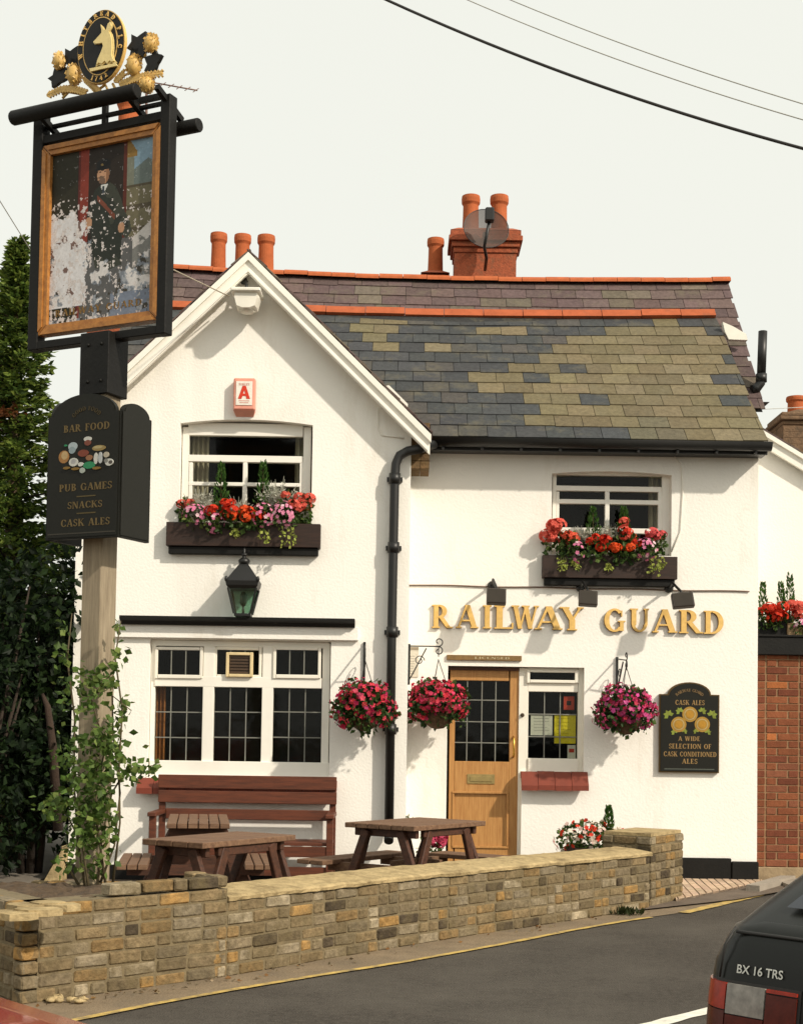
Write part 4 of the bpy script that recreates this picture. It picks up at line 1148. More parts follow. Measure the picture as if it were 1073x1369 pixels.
ivy(at(318, 706, YA-.13), 'pale trailing ivy over the middle of the gable window box', 'ivy on the gable window box', .10)
ivy(at(352, 708, YA-.13), 'pale trailing ivy below the pink flowers of the gable window box', 'ivy on the gable window box', .14)
ivy(at(384, 703, YA-.13), 'long pale trailing ivy at the right of the gable window box', 'ivy on the gable window box', .24, .08, 36)
zb = window_box((725, 743, 905, 783), YB, .11, 'dark wooden window box under the right upper window, above the gold letters')
Yq = YB-.03; g2 = 'flowers in the right window box'
conifer_small(at(792, 728, Yq), 'small green dwarf conifer left of the window bar in the right window box', 'dwarf conifers in the right window box', .36, .09)
conifer_small(at(833, 728, Yq), 'small green dwarf conifer right of the window bar in the right window box', 'dwarf conifers in the right window box', .37, .09)
silver(at(776, 728, Yq), 'silvery grey leafed plant at the left of the right window box', 'silver plants in the right window box', .22)
silver(at(813, 726, Yq), 'silvery grey leafed plant between the conifers of the right window box', 'silver plants in the right window box', .24)
geranium(at(742, 742, Yq-.05), CORAL, 'large coral geranium at the left end of the right window box', g2, 7, .10, .30, .062)
geranium(at(758, 740, Yq-.08), (.68, .10, .05), 'coral red geranium second from the left end of the right window box', g2, 3, .08, .24, .055)
geranium(at(800, 746, Yq-.10), RED, 'red geranium left of the middle of the right window box', g2, 7, .12, .20, .045)
geranium(at(827, 738, Yq-.04), CORAL, 'tall coral geranium in the middle of the right window box', g2, 3, .07, .30, .055)
geranium(at(834, 750, Yq-.10), ORNG, 'orange geranium low in the middle of the right window box', g2, 6, .12, .16, .04)
geranium(at(843, 742, Yq-.06), RED, 'red geranium right of the middle of the right window box', g2, 4, .08, .22, .05)
geranium(at(878, 736, Yq-.04), (.66, .10, .10), 'dark coral geranium at the right end of the right window box', g2, 3, .08, .18, .052)
busy(at(770, 741, Yq-.09), PINK, 'pink flowers left of centre in the right window box', g2, 16, .08, .13)
busy(at(862, 735, Yq-.11), PINK, 'pink flowers near the right end of the right window box', g2, 32, .13, .11)
for x, y, L, s in ((752, 745, .14, 'at the left end'), (767, 748, .10, 'below the pink flowers'), (811, 752, .09, 'under the middle'), (874, 745, .22, 'as a long tail at the right end'), (883, 742, .16, 'at the far right corner')):
    ivy(at(x, y, YB-.14), 'pale trailing ivy %s of the right window box' % s, 'ivy on the right window box', L, .07, 30)

# hanging baskets
def basket(c, rx, rz, cols, label, chains, rim=-.35, n=330, brown=True):
    c = Vector(c)
    t = thing('hanging_basket', label, 'hanging basket', c-Vector((0, 0, rz)), 'hanging baskets on the pub front')
    ry = rx*.85
    mb = MB(); rb_ = rx*.52
    mb.lathe(c+Vector((0, 0, rz*rim)), [(rb_*1.02, .0), (rb_*.98, -rb_*.35), (rb_*.75, -rb_*.8), (rb_*.35, -rb_*1.08), (.001, -rb_*1.13)], 14)
    mb.build('basket', mat('coir_lining', (.10, .055, .025), .95, ns=40, amt=.5, bump=1.0), t)
    ph = rnd.random()*9
    def lump(v): return .93+.12*math.sin(v.x*4.1+ph)*math.cos(v.z*3.7-ph)+.09*math.sin(v.y*7+v.z*6+ph*2)+(.10*max(0, -v.z)*math.sin(v.x*6+ph))
    f = MB(); G4 = [(.035, .075, .02), (.055, .10, .028), (.02, .045, .014), (.075, .125, .03)]
    for _ in range(1600):
        v = Vector((rnd.gauss(0, 1), rnd.gauss(0, 1), rnd.gauss(0, 1))).normalized(); k = lump(v)*rnd.uniform(.35, .99)
        f.leaf(c+Vector((v.x*rx*k, v.y*ry*k, v.z*rz*k)), rnd.uniform(.035, .07), jc(rnd.choice(G4), .2), v+Vector((rnd.gauss(0, .6), rnd.gauss(0, .6), rnd.gauss(-.3, .6))), 0, .8)
    for _ in range(9):
        a = rnd.random()*6.28; q = c+Vector((math.cos(a)*rx*.8, math.sin(a)*ry*.8, -rz*.35)); L = rnd.uniform(.06, .17)
        for i in range(9): f.leaf(q+Vector((rnd.gauss(0, .02), rnd.gauss(0, .02), -L*i/9)), .035, jc(rnd.choice(G4), .2), (rnd.gauss(0, .6), rnd.gauss(0, .6), -.7), 0, .7)
    f.build('foliage', LEAF, t)
    b = MB()
    for _ in range(int(n*2.1)):
        v = Vector((rnd.gauss(0, 1), rnd.gauss(0, 1), rnd.gauss(.12, .9))).normalized()
        if v.z < -.78 or math.sin(v.x*8+ph)*math.sin(v.z*7-ph)*math.cos(v.y*5) > .5: continue
        k = lump(v)*rnd.uniform(.88, 1.08)
        flower(b, c+Vector((v.x*rx*k, v.y*ry*k, v.z*rz*k)), v+Vector((rnd.gauss(0, .4), rnd.gauss(0, .4), rnd.gauss(0, .4))), .024*rnd.choice((.6, .8, 1, 1, 1.15, 1.3)), tuple(x*rnd.uniform(.78, 1.2) for x in rnd.choice(cols)))
    b.build('blooms', PETAL, t)
    ch = MB()
    for a in (0, 2.1, 4.2): ch.tube([c+Vector((math.cos(a)*rb_, math.sin(a)*rb_, rz*rim)), chains], .004, 5)
    ch.build('chains', PIPE, t)
def bracket(base, tip, label):
    base, tip = Vector(base), Vector(tip); mb = MB(); d = tip-base; L = d.length; d.normalize(); z = Vector((0, 0, 1))
    mb.bar(base+z*.14, base-z*.26, .022, .022); mb.bar(base+z*.12, tip+z*.12, .012, .012)
    mb.bar(base-z*.22, tip+z*.10-d*.12, .012, .012)
    # scrolls
    for c, r, s in ((tip+z*.12, .045, 1), (tip+z*.12, .045, -1)):
        pts = [c+d*(.0+r*math.sin(a)*(1-a/9))+z*s*(r-r*math.cos(a)*(1-a/9)) for a in [k*.35 for k in range(18)]]
        mb.tube(pts, .006, 5)
    c = base+d*.1-z*.02; mb.tube([c+d*(.05*math.cos(a)*(1-a/12))+z*(.05*math.sin(a)*(1-a/12)) for a in [k*.4 for k in range(20)]], .005, 5)
    mb.tube([tip+z*.12, tip+z*.02], .005, 5)
    tag(mb.build('basket_bracket', PIPE), label, 'bracket', 'basket brackets on the pub front')
cA = P(487, 943, YA-.34); basket(cA, .30, .26, [(.62, .05, .07), (.55, .035, .07), (.64, .07, .12), MAG], 'hanging basket of red flowers with its brown bowl showing, left of the drainpipe', cA+Vector((0, 0, .42)), -.25, 250)
bA = P(487, 878, YA); bracket(bA+Vector((0, -.012, 0)), cA+Vector((0, 0, .34)), 'black iron bracket pointing out above the basket left of the drainpipe')
cB = P(585, 939, YB-.40); basket(cB, .325, .235, [(.52, .03, .06), (.60, .045, .09), (.64, .06, .13)], 'hanging basket of deep red flowers partly in front of the door', cB+Vector((.0, 0, .42)), -.3, 360)
bB = Vector((WR, YB-.42, P(545, 880, YB-.42).z)); bracket(bB+Vector((.012, 0, 0)), Vector((cB.x, YB-.42, bB.z)), 'black scrolled iron bracket on the side wall above the basket by the door')
cC = P(836, 948, YB-.36); basket(cC, .305, .245, [(.56, .05, .17), (.62, .08, .24), (.66, .10, .30), (.52, .04, .10)], 'hanging basket of magenta flowers between the sidelight and the ale board', cC+Vector((0, 0, .42)), -.3, 330)
bC = P(824, 897, YB); bracket(bC+Vector((0, -.012, 0)), cC+Vector((0, 0, .36)), 'black iron bracket above the magenta basket beside the ale board')

# satellite dish on the big chimney
YS = YC-.55; c = P(649, 308, YS); r = 31*YS/F_PX
t = thing('satellite_dish', 'round dark mesh satellite dish mounted in front of the big chimney', 'satellite dish', c-Vector((0, 0, r)))
ms = bpy.data.materials.new('perforated_mesh'); ms.use_nodes = True; nt_ = ms.node_tree
tr = nt_.nodes.new('ShaderNodeBsdfTransparent'); mx_ = nt_.nodes.new('ShaderNodeMixShader'); b_ = nt_.nodes['Principled BSDF']
b_.inputs['Base Color'].default_value = (.075, .055, .045, 1); b_.inputs['Roughness'].default_value = .7
mx_.inputs[0].default_value = .78
nt_.links.new(tr.outputs[0], mx_.inputs[1]); nt_.links.new(b_.outputs[0], mx_.inputs[2]); nt_.links.new(mx_.outputs[0], nt_.nodes['Material Output'].inputs['Surface'])
axd = Vector((.10, -1, .30)).normalized()
mb = MB(); mb.lathe(c+axd*-.06, [(.001, 0), (r*.35, .012), (r*.7, .05), (r, .10)], 32, axis=axd)
for q in (mb.f, mb.c, mb.m, mb.sm): del q[-2:]
mb.build('dish', ms, t)
mb = MB(); mb.lathe(c+axd*-.06, [(r*.985, .096), (r*1.01, .10), (r*1.0, .106), (r*.98, .102)], 32, axis=axd)
for q in (mb.f, mb.c, mb.m, mb.sm): del q[-2:]
mb.build('rim', PIPE, t)
mb = MB(); lo = P(650, 345, YS-.05); hd_ = c+axd*.30+Vector((0, 0, .0)); mb.tube([lo+Vector((0, .3, -.05)), lo, P(647, 330, YS-.25), hd_-Vector((0, 0, .06))], .020, 8)
mb.tube([c+axd*-.07, Vector((c.x, YC-.3, c.z-.02))], .03, 8); mb.build('arm', PIPE, t)
mb = MB(); mb.obox(hd_, Vector((.055, 0, 0)), Vector((0, .06, .0)), Vector((0, 0, .085)), bev=.015); mb.build('receiver', PIPE, t)
# tv aerial on the left chimney
Ya = YC+.2
mb = MB(); a = P(214, 112, Ya); b = P(264, 121, Ya)
mb.tube([a, b], .010, 5)
for k in range(5):
    q = a.lerp(b, .08+k*.22); mb.tube([q+Vector((-.02, -.10, -.07)), q+Vector((.02, .10, .07))], .006, 4)
m1 = P(190, 108, Ya); mb.tube([P(196, 240, Ya), P(196, 108, Ya)], .018, 6); mb.tube([P(196, 109, Ya), a], .010, 5)
tag(mb.build('tv_aerial', mat('aerial_rod', (.16, .09, .07), .6)), 'thin television aerial sticking out behind the top of the hanging sign', 'aerial')
# loose cable on the gable
mb = MB(); pts = [P(x, y, YF-.05) for x, y in ((180, 335), (232, 362), (270, 378), (306, 394))]; pts[0] = P(150, 318, 10.5); pts[1] = P(222, 356, 11.8)
mb.tube([pts[0], pts[1], P(270, 379, 12.8), P(306, 396, YF-.02)], .006, 5)
tag(mb.build('aerial_cable', mat('grey_cable', (.35, .30, .22), .6)), 'slack pale cable running from behind the sign to the gable peak', 'cable')
mb = MB(); mb.tube([P(896, 605, YB-.02), P(910, 620, YB-.015), P(912, 660, YB-.012), P(909, 710, YB-.012), P(897, 738, YB-.012)], .006, 5)
tag(mb.build('wall_cable', SILLW), 'white painted cable looping down the wall right of the upper right window', 'cable')
mb = MB(); mb.tube([P(505, 545, YA-.01), P(505, 572, YA-.01), P(510, 582, YA-.01), P(540, 586, YA-.01)], .005, 5)
tag(mb.build('wall_cable', SILLW), 'white painted cable turning a corner on the gable wall below the bargeboard foot', 'cable')
# ------------------------------------------------------------------ the hanging sign on its post
C0 = G(124, 1183, .50)                                  # near corner of the post
dS = Vector((.90, -.43, 0)).normalized(); nS = Vector((-dS.y*-1, -dS.x, 0)); nS = Vector((dS.y, -dS.x, 0)).normalized()
dB = -nS                                                # backwards, away from the viewer
S0 = Vector((C0.x, C0.y, 0))+dB*.085-dS*.07             # post axis
def S(px, py, off=0.0):
    d = ray(px, py); o = S0+nS*off
    t = (o-CAM).dot(nS)/d.dot(nS); q = CAM+d*t
    return (q-S0).dot(dS), q.z
def sp(off=0.0): return lambda u, v, d: S0+dS*u+nS*(off+d)+Vector((0, 0, v))
Z = Vector((0, 0, 1))
def sbox(mb, u0, z0, u1, z1, d0, d1, c=None, m=0, bev=0.0):
    o = S0+dS*(u0+u1)/2+nS*(d0+d1)/2+Z*(z0+z1)/2
    mb.obox(o, dS*abs(u1-u0)/2, nS*abs(d1-d0)/2, Z*abs(z1-z0)/2, c, m, bev)
sgn = thing('pub_sign', 'tall pub sign on a timber post, gold crest above a flaking painting of a guard', 'pub sign', S0+Z*.35)
# post
pm = MB(); zt = S(133, 528)[1]
sbox(pm, -.075, .30, .075, zt, -.08, .08, bev=.008); pm.build('post', POSTW, sgn)
pm = MB(); zc = S(133, 450)[1]
sbox(pm, -.115, zt-.02, .105, zc, -.10, .10, bev=.004)
for u in (-.05, .05):
    for z in (zt+.06, zc-.08): pm.blob(S0+dS*u+nS*.102+Z*z, .012, .012, .012, 6)
pm.build('post_cap', BLACKW, sgn)
# black frame
uL0, _ = S(46, 320); uL1, _ = S(59, 320); uR0, _ = S(216, 300); uR1, _ = S(229, 300)
zB0 = S(135, 459)[1]; zB1 = S(135, 448)[1]
zTL = S(52, 160)[1]; zTR = S(232, 127)[1]; zr1a = S(140, 169)[1]; zr1b = S(140, 177)[1]
fm = MB()
sbox(fm, uL0, zB0, uL1, S(55, 150)[1], -.04, .04, bev=.005); sbox(fm, uR0, zB0, uR1, S(235, 127)[1], -.04, .04, bev=.005)
sbox(fm, uL1-.005, zB0+.002, uR0+.005, zB1, -.039, .039, bev=.004)
sbox(fm, uL1-.005, zr1b-.008, uR0+.005, zr1a+.008, -.03, .03, bev=.004)
z2 = S(140, 155)[1]; sbox(fm, uL1, z2-.009, uR0, z2+.009, -.016, .016)
zt_ = S(205, 131)[1]; sbox(fm, S(182, 132)[0], zt_-.014, uR0+.01, zt_+.014, -.02, .02)
um = S(141, 150)[0]; sbox(fm, um-.016, zr1a, um+.016, S(141, 137)[1], -.015, .015)
fm.build('frame', BLACKW, sgn)
# round poles and ties
def pole(p0, p1, off, r, nm):
    a = S(*p0, off); b = S(*p1, off); zz = (a[1]+b[1])/2; f = sp(off); mb = MB()
    A = f(a[0], zz, 0); B = f(b[0], zz, 0); dd = (B-A).normalized()
    mb.tube([A, A+dd*.01, B-dd*.01, B], [r*.88, r, r, r*.88], 14); mb.build(nm, BLACKW, sgn); return A, B
A1, B1 = pole((17, 155), (184, 125), .13, .047, 'round_pole')
A2, B2 = pole((60, 206), (267, 170), -.14, .044, 'round_pole')
for u in (S(70, 150)[0], S(186, 135)[0], S(226, 140)[0]):
    tm = MB(); tm.bar(sp(.13)(u, A1.z, 0), sp(-.14)(u, A2.z+.05, 0), .03, .035); tm.build('tie_bar', BLACKW, sgn)
# wooden picture frame, mitred
o = [S(57.5, 448), S(215, 431.5), S(219.5, 171), S(60.5, 195)]
u0 = (o[0][0]+o[3][0])/2; u1 = (o[1][0]+o[2][0])/2; z0 = (o[0][1]+o[1][1])/2; z1 = (o[2][1]+o[3][1])/2
w_ = .062; fn = sp(0)
pf = MB()
for pl in ([(u0, z0), (u1, z0), (u1-w_, z0+w_), (u0+w_, z0+w_)], [(u1, z0), (u1, z1), (u1-w_, z1-w_), (u1-w_, z0+w_)], [(u1, z1), (u0, z1), (u0+w_, z1-w_), (u1-w_, z1-w_)], [(u0, z1), (u0, z0), (u0+w_, z0+w_), (u0+w_, z1-w_)]):
    c = (sum(p[0] for p in pl)/4, sum(p[1] for p in pl)/4)
    pl = [(a+(c[0]-a)*.006, b+(c[1]-b)*.006) for a, b in pl]
    pf.prism(pl, fn, -.03, .032)
    # raised outer bead
    q = [(a+(c[0]-a)*.03, b+(c[1]-b)*.03) for a, b in pl]; mid = [q[0], q[1], ((q[1][0]+q[2][0])/2, (q[1][1]+q[2][1])/2), ((q[0][0]+q[3][0])/2, (q[0][1]+q[3][1])/2)]
    pf.prism(mid, fn, .0322, .042)
pf.build('picture_frame', FRAMEW, sgn)
# painting: the panel is flat; the picture (a guard on a platform, paint flaking) is in its surface colours
def hsh(i, j, s): 
    n = math.sin(i*127.1+j*311.7+s*74.7)*43758.5453; return n-math.floor(n)
def vn(x, y, s):
    i, j = math.floor(x), math.floor(y); a, b = x-i, y-j; a = a*a*(3-2*a); b = b*b*(3-2*b)
    return (hsh(i, j, s)*(1-a)+hsh(i+1, j, s)*a)*(1-b)+(hsh(i, j+1, s)*(1-a)+hsh(i+1, j+1, s)*a)*b
def fbm(x, y, s): return .5*vn(x, y, s)+.27*vn(2.1*x, 2.1*y, s+1)+.15*vn(4.3*x, 4.3*y, s+2)+.08*vn(9*x, 9*y, s+3)
guard = [(.40, .30), (.43, .25), (.50, .22), (.56, .215), (.63, .25), (.68, .32), (.72, .40), (.77, .46), (.79, .52), (.74, .56), (.70, .53), (.69, .62), (.70, .70), (.58, .72), (.45, .70), (.41, .60), (.40, .48), (.36, .44), (.35, .40)]
def painting(u, v):
    n1 = fbm(u*5, v*7, 3)
    c = (.022, .016, .012)
    if u < .26: c = (.026, .024, .014)
    if .265 < u < .365: c = (.20, .035, .022) if u > .285 else (.10, .02, .015)
    if .70 < u < .735: c = (.09, .022, .014)
    if u >= .735:
        c = (.20, .30, .38)
        if v < .10 and u < .83 and v > (u-.735)*1.0-.02: c = (.22, .13, .035)
        elif .08 < v < .26 and u < .80: c = (.17, .18, .14)
        elif .12+abs(u-.93)*.4 < v < .26: c = (.13, .16, .15)
        elif v >= .26: c = (.14, .125, .075) if int(v*40) % 5 else (.08, .065, .04)
    if u > .70 and v > .47+(.98-u)*.5: c = (.50, .48, .46) if n1 > .42 else (.18, .18, .17)
    if v > .55 and .3 < u < .8: c = (.10, .10, .10)
    # flaked paint: white ground showing
    f = fbm(u*9, v*12, 11)
    e1 = .36+.10*(f-.5)+(.05 if u > .26 else 0)
    if u < .36+.16*(f-.5) and v > e1 and v < .90:
        c = (.62, .61, .62)
        if fbm(u*14, v*16, 21) < .36 or (u < .16 and .52 < v < .66 and fbm(u*12, v*12, 5) < .52): c = (.16, .10, .085)
    inside = pip(u, v, guard)
    if inside:
        c = (.024, .028, .022) if n1 < .54 else (.044, .048, .036)
        if abs((v-.30)-(u-.46)*.75) < .016 and .45 < u < .63: c = (.16, .05, .03)
        if .485 < u < .56 and .225 < v < .27 and abs(u-.515) < (.275-v)*.9: c = (.55, .56, .54)
        if abs(u-.51) < .010 and .235 < v < .29: c = (.03, .04, .05)
    if ((u-.507)/.058)**2+((v-.168)/.056)**2 < 1:
        c = (.44, .25, .15)
        if u > .535: c = (.26, .13, .07)
        if ((u-.495)/.034)**2+((v-.205)/.020)**2 < 1: c = (.16, .10, .07)
        if ((u-.488)/.030)**2+((v-.183)/.007)**2 < 1: c = (.14, .09, .06)
        for e_x in (.478, .522):
            if ((u-e_x)/.011)**2+((v-.153)/.005)**2 < 1: c = (.07, .04, .03)
    if ((u-.507)/.070)**2+((v-.110)/.032)**2 < 1 or ((u-.500)/.082)**2+((v-.135)/.009)**2 < 1: c = (.013, .013, .013)
    if ((u-.495)/.012)**2+((v-.112)/.008)**2 < 1: c = (.20, .14, .05)
    for (a, b, r) in ((.69, .49, .030), (.375, .435, .034)):
        if (u-a)**2+(v-b)**2 < r*r: c = (.44, .25, .15)
    if v > .60 or (v > .5 and not inside):
        k = (v-.55)*1.9
        g = fbm(u*11+3, v*13, 31)
        if g < .30+.32*k:
            h = fbm(u*16, v*20, 41)
            c = (.60, .58, .57) if h > .56 else ((.30, .32, .35) if h > .46 else ((.17, .19, .22) if h > .36 else (.05, .045, .035)))
    if v > .86 and u > .60 and fbm(u*9, v*9, 51) > .38: c = (.17, .20, .26)
    s = fbm(u*40, v*50, 61)
    if v > .28 and s > (.60 if u < .42 else .68): c = (.55, .5, .48)
    if s > .74: c = tuple(x+.10 for x in c)
    return tuple(x*(.85+.3*fbm(u*25, v*30, 71)) for x in c)
pn = MB(); NX, NY = 150, 212
a0, a1, b0, b1 = u0+w_-.006, u1-w_+.006, z0+w_-.006, z1-w_+.006
sbox(pn, a0, b0, a1, b1, -.02, .004, (.02, .02, .02))
vs = []; base = len(pn.v)
for j in range(NY+1):
    for i in range(NX+1): vs.append(fn(a0+(a1-a0)*i/NX, b1+(b0-b1)*j/NY, .006))
pn.v += vs
for j in range(NY):
    for i in range(NX):
        k = base+j*(NX+1)+i
        pn.f.append([k, k+1, k+NX+2, k+NX+1]); pn.c.append(painting((i+.5)/NX, (j+.5)/NY)); pn.m.append(0); pn.sm.append(False)
pic = pn.build('painting', PAINT, sgn)
lt = MB()
zz = b0+(b1-b0)*.052; hh = (b1-b0)*.038
lay_text(lt, 'RAILWAY GUARD', fn, a0+(a1-a0)*.07, a1-(a1-a0)*.10, zz, hh, .0062, .0075, (.20, .115, .035), gap=.16)
lt.build('lettering', PAINT, pic)
# crest
cu, cz = S(140.5, 66); ru = (S(172, 66)[0]-S(109.5, 66)[0])/2; rz_ = (S(140, 17)[1]-S(141, 113.5)[1])/2
fe = sp(.02)
def ell(k, n=48): return [(cu+ru*k*math.cos(2*math.pi*i/n), cz+rz_*k*math.sin(2*math.pi*i/n)) for i in range(n)]
def ell2(dr, n=48): return [(cu+(ru-dr)*math.cos(2*math.pi*i/n), cz+(rz_-dr)*math.sin(2*math.pi*i/n)) for i in range(n)]
cr = MB(); cr.prism(ell2(0), fe, -.005, .020, None, 1); cr.prism(ell2(.006), fe, .0202, .026, None, 0); cr.prism(ell2(.048), fe, .0262, .029, None, 1); cr.prism(ell2(.055), fe, .0292, .031, None, 0)
# black ground with gilt rims
oval = cr.build('crest_oval', [BLACK, GOLD], sgn)
tx = MB()
dr = .027
arc_text(tx, 'WHITBREAD PLC', fe, cu, cz, ru-dr, rz_-dr, 202, -16, .027, .0262, .031, None, bold=1.35)
arc_text(tx, '1742', fe, cu, cz, ru-dr, rz_-dr, 246, 294, .027, .0262, .031, None, bold=1.35)
tx.build('lettering', GOLD, oval)
def zp(x, y): return S(x/3.577, y/3.577, .05)
hart = [(450, 203), (464, 188), (478, 172), (490, 158), (490, 142), (485, 118), (498, 130), (509, 146), (516, 142), (522, 122), (528, 106), (542, 108), (545, 120), (538, 138), (531, 150), (541, 166), (547, 192), (549, 232), (546, 268), (552, 288), (563, 302), (548, 306), (536, 300), (524, 314), (508, 302), (492, 318), (476, 312), (462, 322), (466, 302), (478, 276), (490, 250), (499, 226), (494, 209), (476, 213), (457, 214)]
hb = MB()
hpts = [zp(*p) for p in hart]; hc = (sum(p[0] for p in hpts)/len(hpts), sum(p[1] for p in hpts)/len(hpts))
n = len(hpts); fo = sp(.02)
hb.prism(hpts, fo, .031, .038); 
ins = [(a+(hc[0]-a)*.16, b+(hc[1]-b)*.08) for a, b in hpts]
hb.prism(ins, fo, .0381, .046)
bs = [zp(*p) for p in ((434, 332), (560, 306), (567, 318), (440, 346))]; hb.prism(bs, fo, .031, .044)
hb.build('hart_head', mat('pale_gilt', (.78, .62, .27), .45, ns=20, amt=.15), oval)
def hop(x, y, rx, ry, tilt):
    u, z = S(x/3.577, y/3.577); k = (u-S((x-10)/3.577, y/3.577)[0])/10
    mb = MB(); c = fn(u, z, .02); up_ = (Z*math.cos(tilt)+dS*math.sin(tilt)).normalized(); sd = up_.cross(nS).normalized()
    for r in range(7):
        for q in range(8):
            t = -1+2*(r+.5)/7; a = q*2*math.pi/8+(r % 2)*.39; rr = math.sqrt(max(0, 1-t*t*.9))
            p = c+up_*(t*ry*k)+(sd*math.cos(a)*rx*k+nS*math.sin(a)*rx*k*.8)*rr
            d = (up_*.9+(sd*math.cos(a)+nS*math.sin(a))*.5)
            mb.leaf(p-d*.008, .024, (1, 1, 1), up_*.9+(sd*math.cos(a)+nS*math.sin(a))*.2, 0, 1.1, .25)
    mb.blob(c, rx*k*.93, rx*k*.93, ry*k*.98, 10); return mb.build('hop_cone', GILT, sgn)
GILT = mat('old_gilt', (.60, .38, .11), .5, ns=40, amt=.25)
for a in ((295, 300, 27, 33, -.2), (366, 366, 32, 41, -.35), (731, 216, 30, 36, .25), (650, 322, 32, 42, .3), (712, 413, 34, 33, .2)): hop(*a)
def hopleaf(x, y, sz, rot, nm='crest_leaf'):
    u, z = S(x/3.577, y/3.577); k = (u-S((x-10)/3.577, y/3.577)[0])/10*sz; mb = MB()
    pts = []
    for ang, r in ((90, 1), (70, .72), (52, .6), (28, .98), (8, .62), (-28, .8), (-55, .45), (-90, .32), (-125, .45), (-152, .8), (172, .62), (152, .98), (128, .6), (110, .72)):
        a = R(ang-90)+rot; pts.append((u+r*k*math.cos(a), z+r*k*math.sin(a)))
    mb.prism(pts, fn, -.012, .014); mb.build(nm, BLACK, sgn)
for a in ((285, 378, 52, 1.9), (345, 290, 58, 1.0), (665, 228, 66, 1.0), (742, 300, 54, 2.6), (368, 318, 40, 2.2), (640, 268, 40, -.4)): hopleaf(*a)
def barley(pts):
    mb = MB(); q = [fn(*S(x/3.577, y/3.577), .015) for x, y in pts]
    mb.tube(q, .008, 6)
    for i in range(len(q)-1):
        for k in range(5):
            p = q[i].lerp(q[i+1], k/5); d = (q[i+1]-q[i]).normalized()
            for s_ in (-1, 1):
                e = d*.8+Z*s_*.6; mb.bar(p, p+e.normalized()*.035, .013, .013, None, 0)
    mb.build('barley_ear', GILT, sgn)
barley([(235, 462), (300, 432), (360, 432), (420, 452)]); barley([(408, 380), (445, 415), (475, 448)]); barley([(580, 410), (640, 385), (700, 368), (786, 356)]); barley([(555, 395), (600, 352)])
st = MB()
for pa in ([(300, 455), (330, 420), (360, 380), (380, 320)], [(305, 335), (320, 360), (370, 400)], [(660, 425), (640, 370), (650, 300), (700, 260)], [(600, 420), (640, 400), (712, 395)], [(455, 440), (505, 405), (520, 440)], [(560, 440), (540, 400)], [(250, 400), (310, 350)], [(300, 470), (330, 440), (420, 455)]):
    st.tube([fn(*S(x/3.577, y/3.577), .0) for x, y in pa], .009, 6)
st.build('scroll_stems', GILT, sgn)

# menu board box round the post
K0 = S(160, 640, .20)                                   # near corner: along the sign direction
bw, bd = .548, .31
kc = S0+dS*K0[0]+nS*.20
bo = thing('menu_board', 'black arch-topped double board listing bar food, pub games and cask ales on the post', 'sign', Vector((kc.x, kc.y, S(130, 721, .2)[1])))
zb0 = S(110, 720, .2)[1]; zsh = S(80, 557, .2)[1]; ztop = S(110, 527, .2)[1]
def f1(u, v, d): return kc+dS*(u-bw)+nS*d+Z*v
mb = MB(); arch_board(mb, 0, zb0, bw, ztop, zsh, .035, f1, -.03, 0, DKP)
arch_board(mb, .012, zb0+.012, bw-.012, ztop-.012, zsh, .035, f1, .0004, .006, DKP)
mb.prism([(.02, zb0+.03), (bw-.02, zb0+.03), (bw-.02, zb0+.037), (.02, zb0+.037)], f1, .0062, .0075, (.05, .045, .035))
mb.build('front_panel', PAINT, bo)
d2 = Vector((-dS.y, dS.x, 0))
def f2(u, v, d): return kc+d2*(u+.003)+Vector((d2.y, -d2.x, 0))*d+Z*v
mb = MB(); arch_board(mb, 0, zb0, bd, S(175, 532, .2)[1], zsh, .02, f2, -.03, 0, DKP); arch_board(mb, .012, zb0+.012, bd-.012, S(175, 534, .2)[1], zsh, .02, f2, .0004, .006, DKP); mb.build('side_panel', PAINT, bo)
def f3(u, v, d): return kc-dS*bw+d2*(u+.003)-Vector((d2.y, -d2.x, 0))*d+Z*v
mb = MB(); arch_board(mb, 0, zb0, bd, ztop, zsh, .02, f3, -.03, 0, DKP); mb.build('side_panel', PAINT, bo)
tx = MB()
def b1c(x, y): u, z = S(x, y, .205); return u-K0[0]+bw, z
def bline(s, x0, x1, yc, h):
    a, z = b1c((x0+x1)/2-(x1-x0)/2, yc); b, _ = b1c(x1, yc); zc = b1c((x0+x1)/2, yc)[1]; hh_ = h/(F_PX/8.4)
    lay_text(tx, s, f1, a, b, zc-hh_/2, hh_, .0062, .0080, (.13, .092, .038))
bline('BAR FOOD', 86, 147, 571, 10); bline('PUB GAMES', 80, 150, 650.5, 10); bline('SNACKS', 91, 137, 674.5, 9.5); bline('CASK ALES', 82, 147, 698, 10)
for y in (664, 686.5):
    a = b1c(103, y); b = b1c(128, y); tx.prism([(a[0], a[1]-.004), (b[0], a[1]-.004), (b[0], a[1]+.003), (a[0], a[1]+.003)], f1, .0062, .0078, (.10, .075, .03))
c_ = b1c(116, 560); arc_text(tx, 'GOOD FOOD', f1, c_[0], c_[1]-.05, .13, .115, 142, 38, .026, .0062, .0078, (.06, .045, .02))
tx.build('lettering', PAINT, bo)
pc = MB(); e_ = 0
def pel(x, y, rx, ry, c):
    global e_
    e_ += 1; u, z = b1c(x, y); k = 8.4/F_PX
    pc.prism([(u+rx*k*1.15*math.cos(2*math.pi*i/14), z+ry*k*math.sin(2*math.pi*i/14)) for i in range(14)], f1, .0062, .0070+e_*.0003, c)
WH, OR, GRc = (.50, .50, .46), (.30, .15, .05), (.03, .20, .09)
